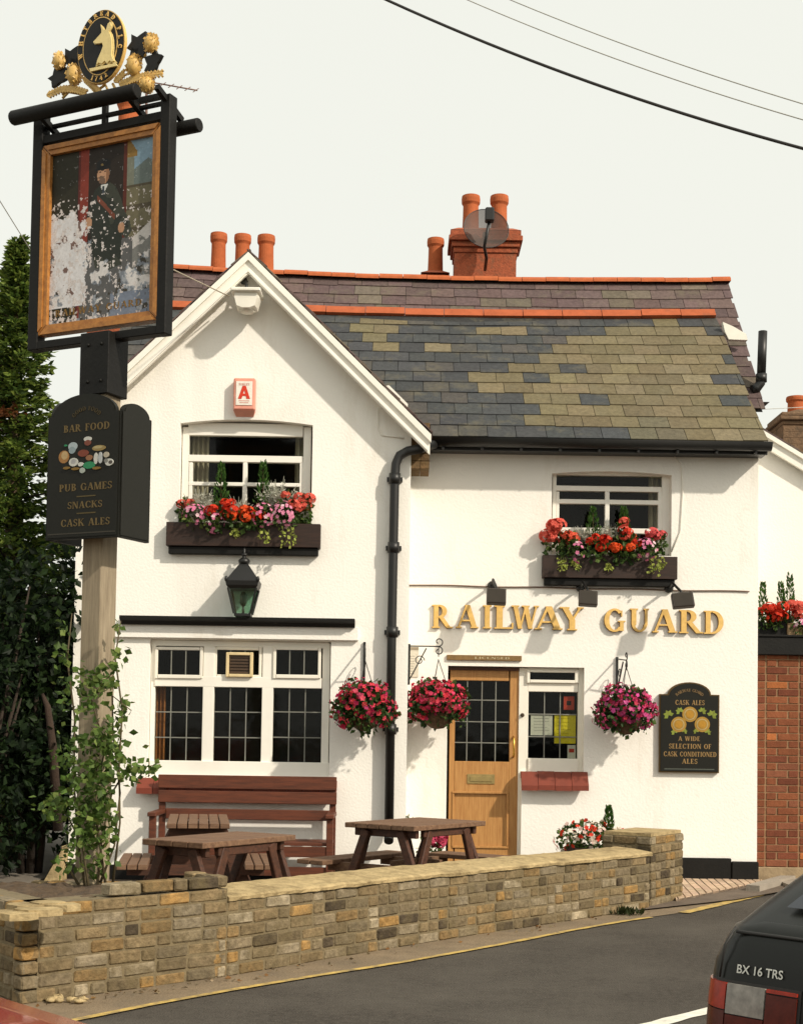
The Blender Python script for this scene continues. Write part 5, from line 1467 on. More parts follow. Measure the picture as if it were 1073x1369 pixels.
for a in ((86, 611, 8, 9, OR), (87, 609, 5, 6, (.42, .30, .15)), (98, 597, 7, 6, (.34, .40, .42)), (97, 602, 5, 5, (.24, .30, .32)), (118, 587, 6, 3.5, WH), (118, 592, 5, 4, (.18, .06, .04)), (99, 618, 7, 6, WH), (99, 617, 4, 3.5, (.34, .34, .34)), (112, 606, 8, 5, (.18, .05, .03)), (120, 612, 5, 4, (.25, .12, .06)), (133, 599, 10, 4, (.25, .18, .07)), (132, 598, 7, 2, (.36, .30, .15)), (129, 613, 3, 8, WH), (135, 612, 3, 8, (.40, .42, .42)), (120, 622, 9, 5, GRc), (111, 629, 4, 4, (.34, .38, .34)), (143, 608, 4, 4, (.40, .36, .28)), (147, 618, 6, 5, WH), (149, 618, 3, 2.5, (.08, .07, .06)), (143, 616, 3, 3, (.2, .2, .18)), (109, 621, 4, 3, WH), (90, 626, 5, 2, (.2, .12, .03)), (102, 627, 6, 2, (.2, .12, .03)), (130, 626, 6, 2, (.2, .12, .03)), (89, 596, 2, 1.5, GRc)): pel(*a)
pc.build('food_picture', PAINT, bo)

# ------------------------------------------------------------------ garden wall in stock brick
YST = [(.205, .150, .082), (.180, .135, .076), (.230, .152, .070), (.200, .158, .100), (.150, .115, .068), (.232, .190, .128), (.168, .134, .084)]
def bcol():
    r = rnd.random(); k = rnd.uniform(.82, 1.18)
    c = (.070, .054, .036) if r < .09 else (.32, .265, .18) if r > .93 else ((.31, .185, .068) if r < .15 else rnd.choice(YST))
    return tuple(x*k for x in c)
def brick_face(mb, p0, p1, z0, nc, dep=.10, ch=.075, mort=.010, skip=None, ends=True):
    p0, p1 = Vector((p0[0], p0[1], 0)), Vector((p1[0], p1[1], 0)); d = p1-p0; L = d.length; d.normalize(); nn = Vector((d.y, -d.x, 0))
    for r in range(nc):
        x = 0.0; first = True; k = r
        while x < L-.02:
            wl = .215 if rnd.random() < .60 else .103
            if first and r % 2: wl = .103
            first = False
            b = min(x+wl, L)
            if L-b < .04: b = L
            zc = z0+r*ch+ch/2+rnd.uniform(-.002, .002)
            if not (skip and skip(x, r)):
                o = p0+d*((x+b)/2)+nn*(-dep/2+rnd.uniform(-.004, .004))+Z*zc
                tw = rnd.uniform(-.012, .012); dd = (d+Z*tw).normalized(); zz = (Z-d*tw).normalized()
                mb.obox(o, dd*max(.01, (b-x)/2-mort/2), nn*dep/2, zz*(ch/2-mort/2), bcol(), 0, .009)
                for w_v in mb.v[-24:]: w_v += Vector((rnd.uniform(-1, 1), rnd.uniform(-1, 1), rnd.uniform(-1, 1)))*.0032
            x = b+ (0 if b == L else .0)
gw = thing('garden_wall', 'low yellow brick wall with a sandy cement top and raised pier along the road', 'wall', G(600, 1255))
fp = [G(27, 1345), G(303, 1307), G(560, 1263), G(868, 1216)]
fp2 = [Vector((p.x, p.y, 0)) for p in fp]
TH = .34
def nrm(a, b): d = (b-a).normalized(); return Vector((d.y, -d.x, 0))
bm_ = MB(); mo = MB()
for i, (a, b) in enumerate(zip(fp2[1:], fp2[2:])):
    brick_face(bm_, a, b, 0.0, 6)
    nn = nrm(a, b)
    mo.prism([(q.x, q.y) for q in (a-nn*.008, b-nn*.008, b-nn*(TH-.008), a-nn*(TH-.008))], lambda u, v, d: Vector((u, v, d)), -.02, .452)
    brick_face(bm_, b-nn*TH, a-nn*TH, 0.0, 6)
bm_.build('brick_courses', BRICK, gw)
mo.build('mortar_core', MORTAR, gw)
# cement top, worn edges
cp_ = MB(); q = []
for a, b in zip(fp2[1:], fp2[2:]):
    n = max(1, int((b-a).length/.05)); q += [(a+(b-a)*k/n, nrm(a, b)) for k in range(n)]
q.append((fp2[-1], nrm(fp2[-2], fp2[-1])))
prof = [(.014, .448), (.018, .468), (.0, .480), (-.16, .497), (-.33, .505), (-.352, .490), (-.352, .448)]
vs = []
for k, (p, nn) in enumerate(q):
    w1 = (fbm(k*.35, 0, 5)-.5)
    for j, (o, z) in enumerate(prof):
        jj = (w1*.05 if j in (0, 1, 2) else w1*.015)
        vs.append(p+nn*(o+jj+rnd.uniform(-.003, .003))+Z*(z+.012*(fbm(k*.3, 3, 9)-.5)+rnd.uniform(-.002, .002)))
m_ = len(prof)
cp_.add(vs, [[k*m_+j, k*m_+j+1, (k+1)*m_+j+1, (k+1)*m_+j] for k in range(len(q)-1) for j in range(m_-1)]+[list(range(m_)), [(len(q)-1)*m_+j for j in range(m_)]])
cp_.build('coping', COPING, gw)
# pier
pa = fp2[-1]; pdir = (fp2[-1]-fp2[-2]).normalized(); pdir = (G(911, 1203)-G(868, 1213)); pdir.z = 0; pL = pdir.length; pdir.normalize()
pn_ = Vector((pdir.y, -pdir.x, 0)); pa = Vector((G(868, 1214).x, G(868, 1214).y, 0))+pn_*.012; pb = pa+pdir*pL; pd = .46
pr_ = MB(); 
brick_face(pr_, pa, pb, 0, 8); brick_face(pr_, pb, pb-pn_*pd, 0, 8); brick_face(pr_, pb-pn_*pd, pa-pn_*pd, 0, 8); brick_face(pr_, pa-pn_*pd, pa, 0, 8)
pier = pr_.build('pier', BRICK, gw)
mo = MB(); c4 = [pa-pn_*.01+pdir*.01, pb-pn_*.01-pdir*.01, pb-pn_*(pd-.01)-pdir*.01, pa-pn_*(pd-.01)+pdir*.01]
mo.prism([(p.x, p.y) for p in c4], lambda u, v, d: Vector((u, v, d)), -.02, .598); mo.build('mortar_core', MORTAR, pier)
cc = MB(); c4 = [pa-pn_*.015+pdir*.02, pb-pn_*.015-pdir*.03, pb-pn_*(pd-.01)-pdir*.03, pa-pn_*(pd-.01)+pdir*.02]
cc.prism([(p.x, p.y) for p in c4], lambda u, v, d: Vector((u, v, d)), .600, .628); cc.build('pier_cap', COPING, pier)

# planter at the near end of the wall
pt = thing('brick_planter', 'raised brick bed of soil at the near end of the wall, round the sign post', 'planter', G(160, 1327))
pb_ = MB(); mo = MB()
lft = fp2[0]+Vector((-.62, .78, 0)).normalized()*1.5
seg = [(lft, fp2[0]), (fp2[0], fp2[1])]
for i, (a, b) in enumerate(seg):
    L = (b-a).length
    if i == 0: sk = lambda x, r, L=L: r == 7 and x > L-.75
    elif i == 1: sk = lambda x, r: r == 7 and x < .33
    else: sk = None
    off = Vector((0, 0, 0))
    brick_face(pb_, a, b, 0.0, 8, skip=sk)
    nn = nrm(a, b)
    dd_ = (b-a).normalized(); a2 = a+dd_*(.10 if i == 1 else 0); b2 = b-dd_*(.10 if i == 0 else 0)
    mo.prism([(q_.x, q_.y) for q_ in (a2-nn*.008, b2-nn*.008, b2-nn*.22, a2-nn*.22)], lambda u, v, d: Vector((u, v, d)), -.02, .52)
endn = nrm(fp2[0], fp2[1])
brick_face(pb_, fp2[1]+Vector((.001, 0, 0)), fp2[1]-endn*.32, 0.0, 8)
bk = [fp2[1]-endn*.32, G(285, 1174, .56), G(40, 1170, .56), lft]
bk = [Vector((p.x, p.y, 0)) for p in bk]
brick_face(pb_, bk[1]+Vector((.05, .1, 0)), bk[2]+Vector((0, .1, 0)), 0.0, 7)
pb_.build('brick_courses', BRICK, pt); mo.build('mortar_core', MORTAR, pt)
# broken mortar and slabs on the worn corner
sl_ = MB()
c0 = fp2[0]
for (x, y, r, z, h) in ((26, 1219, .13, .535, .03), (50, 1214, .12, .545, .03), (8, 1217, .13, .54, .03), (78, 1208, .11, .55, .025), (-20, 1217, .15, .54, .03), (36, 1208, .12, .55, .03), (64, 1205, .11, .555, .03)):
    p = G(x, y, z); k = 7; pl = [(p.x+r*rnd.uniform(.7, 1.1)*math.cos(2*math.pi*i/k), p.y+r*.75*rnd.uniform(.7, 1.1)*math.sin(2*math.pi*i/k)) for i in range(k)]
    sl_.prism(pl, lambda u, v, d: Vector((u, v, d)), z-.035, z+h*rnd.uniform(.1, .4)-.01)
sl_.build('worn_mortar_top', COPING, pt)
so_ = MB(); sc = [fp2[0]+Vector((.1, .15, 0)), fp2[0].lerp(fp2[1], .5)+Vector((-.04, .12, 0)), fp2[1]+Vector((-.06, .1, 0)), bk[1]+Vector((0, .05, 0)), bk[2]+Vector((0, .05, 0)), lft+Vector((.1, .05, 0))]
poly = [(p.x, p.y) for p in sc]
X0 = min(p[0] for p in poly); X1 = max(p[0] for p in poly); Y0_ = min(p[1] for p in poly); Y1_ = max(p[1] for p in poly)
N = 46; idx = {}
for i in range(N+1):
    for j in range(N+1):
        x, y = X0+(X1-X0)*i/N, Y0_+(Y1_-Y0_)*j/N
        if pip(x, y, poly): idx[(i, j)] = len(so_.v); so_.v.append(Vector((x, y, .50+.07*(fbm(i*.3, j*.3, 8)-.45)+rnd.uniform(-.008, .008))))
for i in range(N):
    for j in range(N):
        k = [(i, j), (i+1, j), (i+1, j+1), (i, j+1)]
        if all(a in idx for a in k): so_.f.append([idx[a] for a in k]); so_.c.append((1, 1, 1)); so_.m.append(0); so_.sm.append(False)
so_.build('soil', SOIL, pt)
# litter at the foot of the wall
rb_ = MB(); p = G(92, 1341)
for _ in range(9):
    q = p+Vector((rnd.uniform(-.14, .1), rnd.uniform(-.05, .05), .02)); rb_.blob(q, rnd.uniform(.012, .045), rnd.uniform(.012, .04), rnd.uniform(.010, .024), 5, None, 0, .3)
tag(rb_.build('rubble', COPING), 'small heap of pale rubble at the foot of the brick planter', 'rubble')

# ------------------------------------------------------------------ climbing rose round the post
cl = thing('climbing_rose', 'straggling green climbing rose growing up the timber sign post from the planter', 'plant', C0)
lv = MB(); stm = MB()
Yc = C0.y
def pc3(x, y, dy=0): return P(x, y, Yc+dy)
canes = [[(112, 1184), (104, 1120), (98, 1040), (100, 960), (92, 880), (96, 820)], [(150, 1180), (160, 1100), (158, 1020), (164, 950), (156, 880), (160, 830)], [(130, 1184), (138, 1120), (150, 1060), (170, 1030), (212, 1022)],
         [(120, 1184), (112, 1130), (90, 1090), (70, 1070)], [(140, 1180), (128, 1080), (140, 1000), (120, 930), (150, 900)], [(105, 1184), (90, 1160), (84, 1150)], [(134, 1180), (155, 1130), (160, 1060), (152, 980), (150, 930), (175, 950)]]
for cpath in canes:
    q = [pc3(x+rnd.uniform(-2, 2), y, -.06+rnd.uniform(-.10, .02)) for x, y in cpath]
    stm.tube(q, [.009]+[.006]*(len(q)-2)+[.003], 6)
stm.build('stems', STEM, cl)
clus = [(158, 838, 7, 10, 8), (160, 868, 7, 14, 16), (150, 893, 12, 10, 18), (112, 905, 16, 12, 26), (135, 915, 20, 14, 60), (168, 945, 10, 10, 18), (158, 965, 10, 22, 34), (120, 935, 22, 16, 40), (150, 1000, 12, 22, 60), (125, 990, 24, 22, 80), (110, 1030, 22, 24, 70), (140, 1035, 18, 24, 80), (175, 1030, 16, 16, 46), (198, 1028, 15, 7, 34), (90, 1015, 14, 16, 28), (78, 1072, 20, 16, 70), (60, 1078, 10, 10, 16), (115, 1080, 24, 26, 110), (140, 1080, 14, 26, 70), (125, 1120, 22, 24, 80), (100, 1125, 14, 20, 34), (150, 1110, 8, 30, 22), (85, 1158, 12, 12, 20), (130, 1160, 20, 16, 30), (88, 880, 8, 16, 14), (84, 840, 8, 18, 12), (90, 920, 12, 12, 16)]
for x, y, rx, ry, n in clus:
    for _ in range(int(n*1.15)):
        p = pc3(x+rnd.gauss(0, .5)*rx*1.2, y+rnd.gauss(0, .5)*ry*1.2, -.12+rnd.gauss(0, .09))
        lv.leaf(p, rnd.uniform(.035, .062), jc(rnd.choice([(.08, .14, .028), (.11, .18, .038), (.055, .095, .022), (.15, .20, .05)]), .2), Vector((rnd.gauss(0, 1), rnd.gauss(-.4, .6), rnd.gauss(-.1, .8))), 0, .8, .2)
lv.build('foliage', LEAF, cl)

# ------------------------------------------------------------------ picnic tables and bench
def plank(mb, a, b, wv, th, bev=.006):
    # a->b centre line of the top surface
    d = (b-a).normalized(); s = Vector((-d.y, d.x, 0)).normalized()
    mb.obox((a+b)/2-Z*th/2, (b-a)/2, s*wv/2, Z*th/2, None, 0, bev)
def picnic_square(L, N, Rr, label, seats, sc2=1.0):
    L, N, Rr = (Vector((p.x, p.y, 0)) for p in (L, N, Rr))
    e1 = (Rr-N); l1 = e1.length; e1.normalize(); e2 = Vector((-e1.y, e1.x, 0)); l2 = abs((L-N).dot(e2))*sc2
    if (L-N).dot(e2) < 0: e2 = -e2
    c = N+e1*l1/2+e2*l2/2; H = .75
    t = thing('picnic_table', label, 'table', c+Z*.02, 'brown picnic tables on the forecourt')
    mb = MB(); n = max(4, int(l2/.12+.5))
    for k in range(n):
        v = (k+.5)/n*l2; mb_o = N+e2*v+Z*H; w_p = l2/n-.006
        d = e1; mb.obox(mb_o+e1*l1/2-Z*.019, e1*l1/2, e2*w_p/2, Z*.019, None, 0, .004)
    mb.build('table_top', TABLEW, t)
    mb = MB()
    for s in (.10, .90): mb.obox(N+e1*l1*s+e2*l2/2+Z*(H-.07), e1*.02, e2*(l2/2-.04), Z*.03, None, 0, .005)
    for s in (.08, .92): mb.obox(N+e1*l1/2+e2*l2*s+Z*(H-.068), e1*(l1/2-.18), e2*.02, Z*.028, None, 0, .005)
    mb.build('frame', LEGW, t)
    sp_ = .27
    for side in (0, 1):
        for (ea, la, eb, lb) in ((e1, l1, e2, l2), (e2, l2, e1, l1)):
            for s in (-1, 1):
                base = N+eb*(lb*(.06 if side == 0 else .94))
                tp = base+ea*(la/2+s*la*.24)+Z*(H-.05); bt = base+ea*(la/2+s*(la*.24+sp_))+Z*.02
                q = MB(); q.bar(tp, bt, .038, .070, upd=tuple(ea), bev=.005); q.build('leg', LEGW, t)
    for (s1, off) in seats:
        q = MB()
        ea, la, eb, lb = ((e1, l1, e2, l2) if s1 in 'FB' else (e2, l2, e1, l1))
        o = N+eb*(-.26 if s1 in 'FE' else lb+.26)
        for k in (-1, 1): q.obox(o+ea*la/2+eb*k*.068+Z*.43, ea*(la/2+off), eb*.062, Z*.018, None, 0, .004)
        for k in (.15, .85): q.bar(o+ea*la*k+Z*.39, N+eb*lb/2+ea*la*k+Z*.39, .045, .07)
        q.build('seat', TABLEW, t)
picnic_square(G(483.6, 1097.6, .75), G(554, 1105, .75), G(649.6, 1097.6, .75), 'dark brown picnic table in front of the pub door, standing right of the drainpipe', [('B', .1), ('G', 0)])
picnic_square(G(194, 1119, .75), G(272, 1127, .75), G(396, 1116, .75), 'weathered brown picnic table nearest the planter, left of the drainpipe', [('E', -.1)], .86)
# end-on picnic table between those and the bench, its length pointing at the road
zA = .735; A0 = G(222, 1101, zA); A1_ = G(308, 1101, zA); lenA = 1.25
mA = (A0+A1_)/2; axA = Vector((mA.x, mA.y, 0)).normalized(); sxA = Vector((axA.y, -axA.x, 0)); wA = (A1_-A0).dot(sxA)
t = thing('picnic_table', 'brown picnic table seen end on, between the bench and the nearest table', 'table', Vector((mA.x, mA.y, .02))+axA*lenA/2, 'brown picnic tables on the forecourt')
gA = Vector((mA.x, mA.y, 0))
mb = MB()
for k in range(6):
    mb.obox(gA+sxA*(wA*((k+.5)/6-.5))+axA*(lenA/2+rnd.uniform(-.01, .01))+Z*(zA-.02), sxA*(wA/12-.004), axA*lenA/2, Z*.02, None, 0, .004)
mb.build('table_top', TABLEW, t)
zs = .45; so2 = []
for (x0, x1) in ((155, 198), (327, 366)):
    p0 = G(x0, 1156, zs); p1 = G(x1, 1156, zs); c = (p0+p1)/2; c.z = 0; ww = (p1-p0).dot(sxA); so2.append((c-gA).dot(sxA)); mb = MB(); st0 = (c-gA).dot(axA)
    for k in range(3): mb.obox(c+sxA*(ww*((k+.5)/3-.5))+axA*.5+Z*(zs-.02), sxA*(ww/6-.004), axA*.5, Z*.02, None, 0, .004)
    mb.build('seat', TABLEW, t)
mb = MB()
for y in (.18, lenA-.25):
    mb.obox(gA+axA*y+sxA*(so2[0]+so2[1])/2+Z*(zs-.085), sxA*((so2[1]-so2[0])/2+.06), axA*.02, Z*.04); mb.obox(gA+axA*y+Z*(zA-.085), sxA*(wA/2-.02), axA*.02, Z*.04)
mb.build('frame', LEGW, t)
for y in (.225, lenA-.205):
    for s in (-1, 1):
        q = MB(); q.bar(gA+axA*y+sxA*s*wA*.33+Z*(zA-.045), gA+axA*y+sxA*s*(wA*.33+.32)+Z*.02, .09, .04, upd=tuple(axA), bev=.004); q.build('leg', LEGW, t)
# bench against the wall
Yb = YA-.16
bt = thing('bench', 'long red brown slatted bench standing against the wall under the large window', 'bench', P(330, 1165, YA-.4)*1.0)
xl, _, xr, _ = rect(212, 1040, 450, 1060, Yb)
for r in ((212, 1037, 450, 1055), (212, 1058, 450, 1074), (222, 1082, 442, 1096)):
    mb = MB(); a = rect(*r, Yb); mb.box((a[0], Yb-.02, a[1]), (a[2], Yb+.012, a[3]), bev=.005); mb.build('back_slat', BENCHW, bt)
zs_ = .44
mb = MB()
for k in range(4): mb.box((xl+.02, Yb-.12-k*.115, zs_-.03), (xr-.02, Yb-.02-k*.115, zs_), bev=.004)
mb.build('seat', BENCHW, bt)
for x in (xl+.035, xr-.035):
    mb = MB(); mb.box((x-.03, Yb+.014, .02), (x+.03, Yb+.06, P(330, 1042, Yb).z), bev=.004); mb.build('leg', BENCHW, bt)
    mb = MB(); mb.box((x-.03, Yb-.50, .02), (x+.03, Yb-.44, .66), bev=.004); mb.build('leg', BENCHW, bt)
    mb = MB(); mb.box((x-.04, Yb-.54, .661), (x+.04, Yb+.0, .70), bev=.006); mb.build('armrest', BENCHW, bt)
mb = MB(); mb.box((xl+.05, Yb-.49, zs_-.13), (xr-.05, Yb-.455, zs_-.035)); mb.box((xl+.05, Yb-.48, .14), (xr-.05, Yb-.45, .22)); mb.build('rail', BENCHW, bt)

# tub of flowers behind the pier and odd plants
p = P(788, 1132, 13.25)
t = thing('flower_tub', 'tub of white and red flowers standing behind the low wall beside the pier', 'flower tub', Vector((p.x, p.y, .02)))
mb = MB(); mb.lathe((p.x, p.y, .02), [(.16, 0), (.22, .34), (.24, .34), (.24, .40), (.21, .40), (.20, .36), (.001, .36)], 18); mb.build('tub', BOXW, t)
mb = MB(); leaf_cloud(mb, (p.x, p.y, p.z+.06), .30, .22, .17, 420, .05, GRN, .3); mb.build('foliage', LEAF, t)
mb = MB()
for _ in range(210):
    v = Vector((rnd.gauss(0, 1), rnd.gauss(-.3, 1), rnd.gauss(.2, .9))).normalized()*rnd.uniform(.85, 1.1)
    q = Vector((p.x+v.x*.32, p.y+v.y*.24, p.z+.06+v.z*.18)); red = fbm(q.x*16, q.z*16, 4) > .54
    flower(mb, q, v+Vector((rnd.gauss(0, .4), rnd.gauss(0, .4), rnd.gauss(0, .4))), .025, RED if red else rnd.choice([(.78, .68, .56), (.80, .74, .62), (.70, .50, .44)]))
mb.build('blooms', PETAL, t)
conifer_small(P(813, 1118, 13.3), 'small pointed green plant rising behind the flower tub near the pier', 'plants along the pub front', .26, .05)
geranium(P(575, 1146, 12.9), (.62, .08, .16), 'pink flowers glimpsed between the legs of the picnic table by the door', 'plants along the pub front', 4, .10, .20, .055)
mb = MB(); q = P(544, 1122, YA+.3)
for _ in range(40): mb.leaf(q+Vector((rnd.gauss(0, .02), -.02, rnd.uniform(-.05, .22))), .04, jc((.10, .13, .05), .3), (rnd.gauss(0, .5), -.2, 1), 0, .4)
tag(mb.build('weed', LEAF), 'wispy weed growing at the wall foot behind the picnic table', 'plant')
# ------------------------------------------------------------------ trees on the left
def conifer(base, h, r0, label, group, nb, seed, skirt=.1, cols=None, leafsz=.095, dead=()):
    global rnd
    keep = rnd; rnd = random.Random(seed)
    t = thing('conifer_tree', label, 'tree', base, group); base = Vector(base)
    tk = MB(); tk.tube([base, base+Z*h*.35+Vector((.05, 0, 0)), base+Z*h*.7, base+Z*h*.985], [.16, .11, .06, .01], 8)
    tk.build('trunk', BARK, t)
    cr = MB(); bw_ = MB()
    cols = cols or [(.085, .135, .026), (.13, .185, .034), (.18, .235, .045), (.05, .085, .02)]
    for k in range(nb):
        f = skirt+(1-skirt)*(k/nb)**.85; z = base.z+h*f
        R_ = r0*(1-f)**1.15*rnd.uniform(.55, 1.28)+.06
        a = k*2.399+rnd.uniform(-.3, .3); d = Vector((math.cos(a), math.sin(a), 0)); s = Vector((-d.y, d.x, 0))
        o = Vector((base.x, base.y, z)); up_ = rnd.uniform(.0, .45)
        isdead = any(abs(f-fd) < .006 and abs(math.atan2(math.sin(a-ad), math.cos(a-ad))) < .55 for fd, ad in dead)
        if isdead: R_ *= 1.15
        tip = o+d*R_+Z*R_*(up_-.15)
        bw_.tube([o, o.lerp(tip, .6)+Z*.04*R_, tip], [.016, .010, .003], 4)
        n = int(22+46*R_)
        for i in range(n):
            u = (i+rnd.random())/n; p = o.lerp(tip, u)+Z*(.10*R_*math.sin(u*3.1))
            w_ = R_*.34*(1-u*.75)
            for q in range(3):
                pp = p+s*rnd.uniform(-1, 1)*w_+Z*rnd.uniform(-.06, .05)
                dd = d*rnd.uniform(.4, 1)+s*rnd.uniform(-.8, .8)+Z*rnd.uniform(-.35, .4)
                c = (.17, .065, .024) if isdead else rnd.choice(cols)
                cr.leaf(pp, leafsz*rnd.uniform(.6, 1.25), jc(c, .25), dd, 0, .42, .3)
    for _ in range(46):
        f = .9+.1*rnd.random(); cr.leaf(base+Z*h*f+Vector((rnd.gauss(0, .05), rnd.gauss(0, .05), 0))*(1-f)*10, leafsz*.8, jc(rnd.choice(cols), .2), (rnd.gauss(0, .5), rnd.gauss(0, .5), 1), 0, .4)
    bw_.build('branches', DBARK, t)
    cr.build('crown', LEAF, t); rnd = keep
b0_ = P(2, 1165, 15.2); conifer((b0_.x, b0_.y, 0), P(10, 322, 15.2).z, 1.85, 'tall feathery green conifer beside the pub, with rusty dead sprays, behind the sign', 'trees left of the pub', 205, 3, .06, dead=((.62, -.9), (.71, -1.2)))
conifer((b0_.x-1.5, 16.6, 0), 6.1, 1.4, 'green conifer partly beyond the left edge, behind the tall one', 'trees left of the pub', 150, 5, .06)
def bush(name, base, rx, ry, h, n, label, cat, group, seed, sz, cols, trunk=True):
    global rnd
    keep = rnd; rnd = random.Random(seed); base = Vector(base)
    t = thing(name, label, cat, base, group)
    tk = MB()
    for k in range(7):
        a = rnd.random()*6.28; q = base+Vector((math.cos(a)*rx*.6, math.sin(a)*ry*.5, h*rnd.uniform(.5, .9)))
        tk.tube([base+Vector((math.cos(a)*.08, math.sin(a)*.08, 0)), base.lerp(q, .5)+Vector((0, 0, .1)), q], [.045, .03, .008], 6)
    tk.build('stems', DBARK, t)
    cr = MB(); lumps = [(Vector((rnd.uniform(-.75, .75)*rx, rnd.uniform(-.75, .75)*ry, h*rnd.uniform(.15, .86))), rnd.uniform(.28, .5)) for _ in range(26)]
    for _ in range(n):
        c, r = rnd.choice(lumps); v = Vector((rnd.gauss(0, 1), rnd.gauss(0, 1), rnd.gauss(0, 1))).normalized()*rnd.uniform(.6, 1.05)
        p = base+c+Vector((v.x*r*rx, v.y*r*ry*1.1, v.z*r*h*.4))
        if p.z < .05: continue
        cr.leaf(p, sz*rnd.uniform(.6, 1.3), jc(rnd.choice(cols), .25), v+Vector((rnd.gauss(0, .5), rnd.gauss(0, .5), rnd.gauss(0, .5)-.2)), 0, .62, .25)
    cr.build('crown', LEAF, t); rnd = keep
HC = [(.008, .018, .006), (.013, .027, .008), (.006, .012, .005), (.022, .042, .012)]  # shrub greens darkened: shade beside the pub is put into the leaf colour
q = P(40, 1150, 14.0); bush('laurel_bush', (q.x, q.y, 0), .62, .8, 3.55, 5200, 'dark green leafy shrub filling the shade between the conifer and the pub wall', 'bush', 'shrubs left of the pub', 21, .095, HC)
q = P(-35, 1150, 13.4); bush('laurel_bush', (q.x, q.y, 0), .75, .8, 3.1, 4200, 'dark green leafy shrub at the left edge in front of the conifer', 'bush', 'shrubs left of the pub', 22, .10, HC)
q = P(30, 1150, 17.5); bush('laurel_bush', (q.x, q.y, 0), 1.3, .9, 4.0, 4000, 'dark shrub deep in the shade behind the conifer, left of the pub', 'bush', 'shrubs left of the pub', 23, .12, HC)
# bare brown trunk leaning in the dark
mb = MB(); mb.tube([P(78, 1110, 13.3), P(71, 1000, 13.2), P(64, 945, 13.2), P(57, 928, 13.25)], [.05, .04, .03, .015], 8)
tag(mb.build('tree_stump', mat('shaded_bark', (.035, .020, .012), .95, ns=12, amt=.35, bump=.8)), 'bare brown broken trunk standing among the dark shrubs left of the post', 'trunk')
# sloping rendered buttress at the pub corner
bt_ = MB(); a = P(56, 1176, 13.3); b = P(90, 1132, 13.3)
bt_.prism([(a.x, 0), (WL-.002, 0), (WL-.002, b.z), (b.x-.04, b.z)], xz(13.62), -.5, .28)
tag(bt_.build('buttress', COPING), 'pale sloping cement block against the left corner of the pub', 'buttress')

# ------------------------------------------------------------------ neighbours on the right
YN = YB+.55
nb = thing('white_house', 'white rendered house wall with a sloping white bargeboard, adjoining the pub on the right', 'house', (BR, YN, 0))
g0 = P(1020, 590, YN); g1_ = P(1073, 622, YN); sl_n = (g0.z-g1_.z)/(g1_.x-g0.x)
XE = 8.5
top = lambda x: g0.z-(x-g0.x)*sl_n
mb = MB(); plate(mb, [(BR-.1, 0), (XE-.4, 0), (XE-.4, top(XE-.4)-.02), (BR-.1, top(BR-.1)-.02)], [], YN, .25); mb.box((XE-.66, YN+.26, 0), (XE-.41, 20, top(XE)-.1)); mb.build('wall', WHITE, nb)
mb = MB(); f = lambda u, v, d: Vector((u, YN-d, v))
mb.prism([(BR-.1, top(BR-.1)+.06), (XE, top(XE)+.06), (XE, top(XE)-.09), (BR-.1, top(BR-.1)-.09)], f, .06, .10)
mb.prism([(BR-.1, top(BR-.1)+.07), (XE, top(XE)+.07), (XE, top(XE)+.02), (BR-.1, top(BR-.1)+.02)], f, .1003, .13); mb.build('bargeboard', SILLW, nb)
mb = MB()
def nf(u, v, d): return Vector((XE+.1-u, YN-.12+v, top(XE+.1-u)+.085+d))
k_ = math.sqrt(1+sl_n**2)
slate_roof(mb, lambda u, v, d: Vector((XE+.1-v/k_, YN-.12+u, top(XE+.1-v/k_)+.08+d)), 0, 4.5, 0, (XE-BR+.1)*k_, .3, .2, c_purp)
mb.add([(BR-.05, YN-.1, top(BR)+.06), (XE, YN-.1, top(XE)+.06), (XE, YN+4.4, top(XE)+.06), (BR-.05, YN+4.4, top(BR)+.06)], [(0, 1, 2, 3)], (.04, .04, .04)); mb.build('roof', SLATE, nb)
# brick chimney of the house
YK = YN+2.4; X0, _, X1, _ = rect(1034, 560, 1110, 600, YK); zt = P(1060, 562, YK).z
BR2 = mat('sooty_brick', (.17, .105, .06), .95, ns=22, amt=.4, bump=.9, bs=45, stain=(8, 1, .5, .75, (.06, .045, .03)))
mb = MB(); mb.box((X0+.03, YK-.3, zt-2.0), (X1-.03, YK+.3, zt-.12), bev=.004)
for k in range(22): mb.box((X0+.028, YK-.303, zt-.2-k*.075), (X1-.028, YK+.303, zt-.194-k*.075))
for k, o_ in enumerate((.02, -.02, .0)): mb.box((X0+o_, YK-.32-(.02-o_), zt-.12+k*.05), (X1-o_, YK+.32+(.02-o_), zt-.072+k*.05), bev=.01)
mb.blob(((X0+X1)/2, YK, zt+.02), (X1-X0)*.46, .28, .10, 12, None, 0, .05)
ch = mb.build('chimney', BR2, nb)
mb = MB(); pot(mb, 1050, 1076, 531, 566, YK); mb.build('chimney_pot', TERRA, ch)
mb = MB(); pot(mb, 1084, 1108, 531, 566, YK); mb.build('chimney_pot', TERRA, ch)
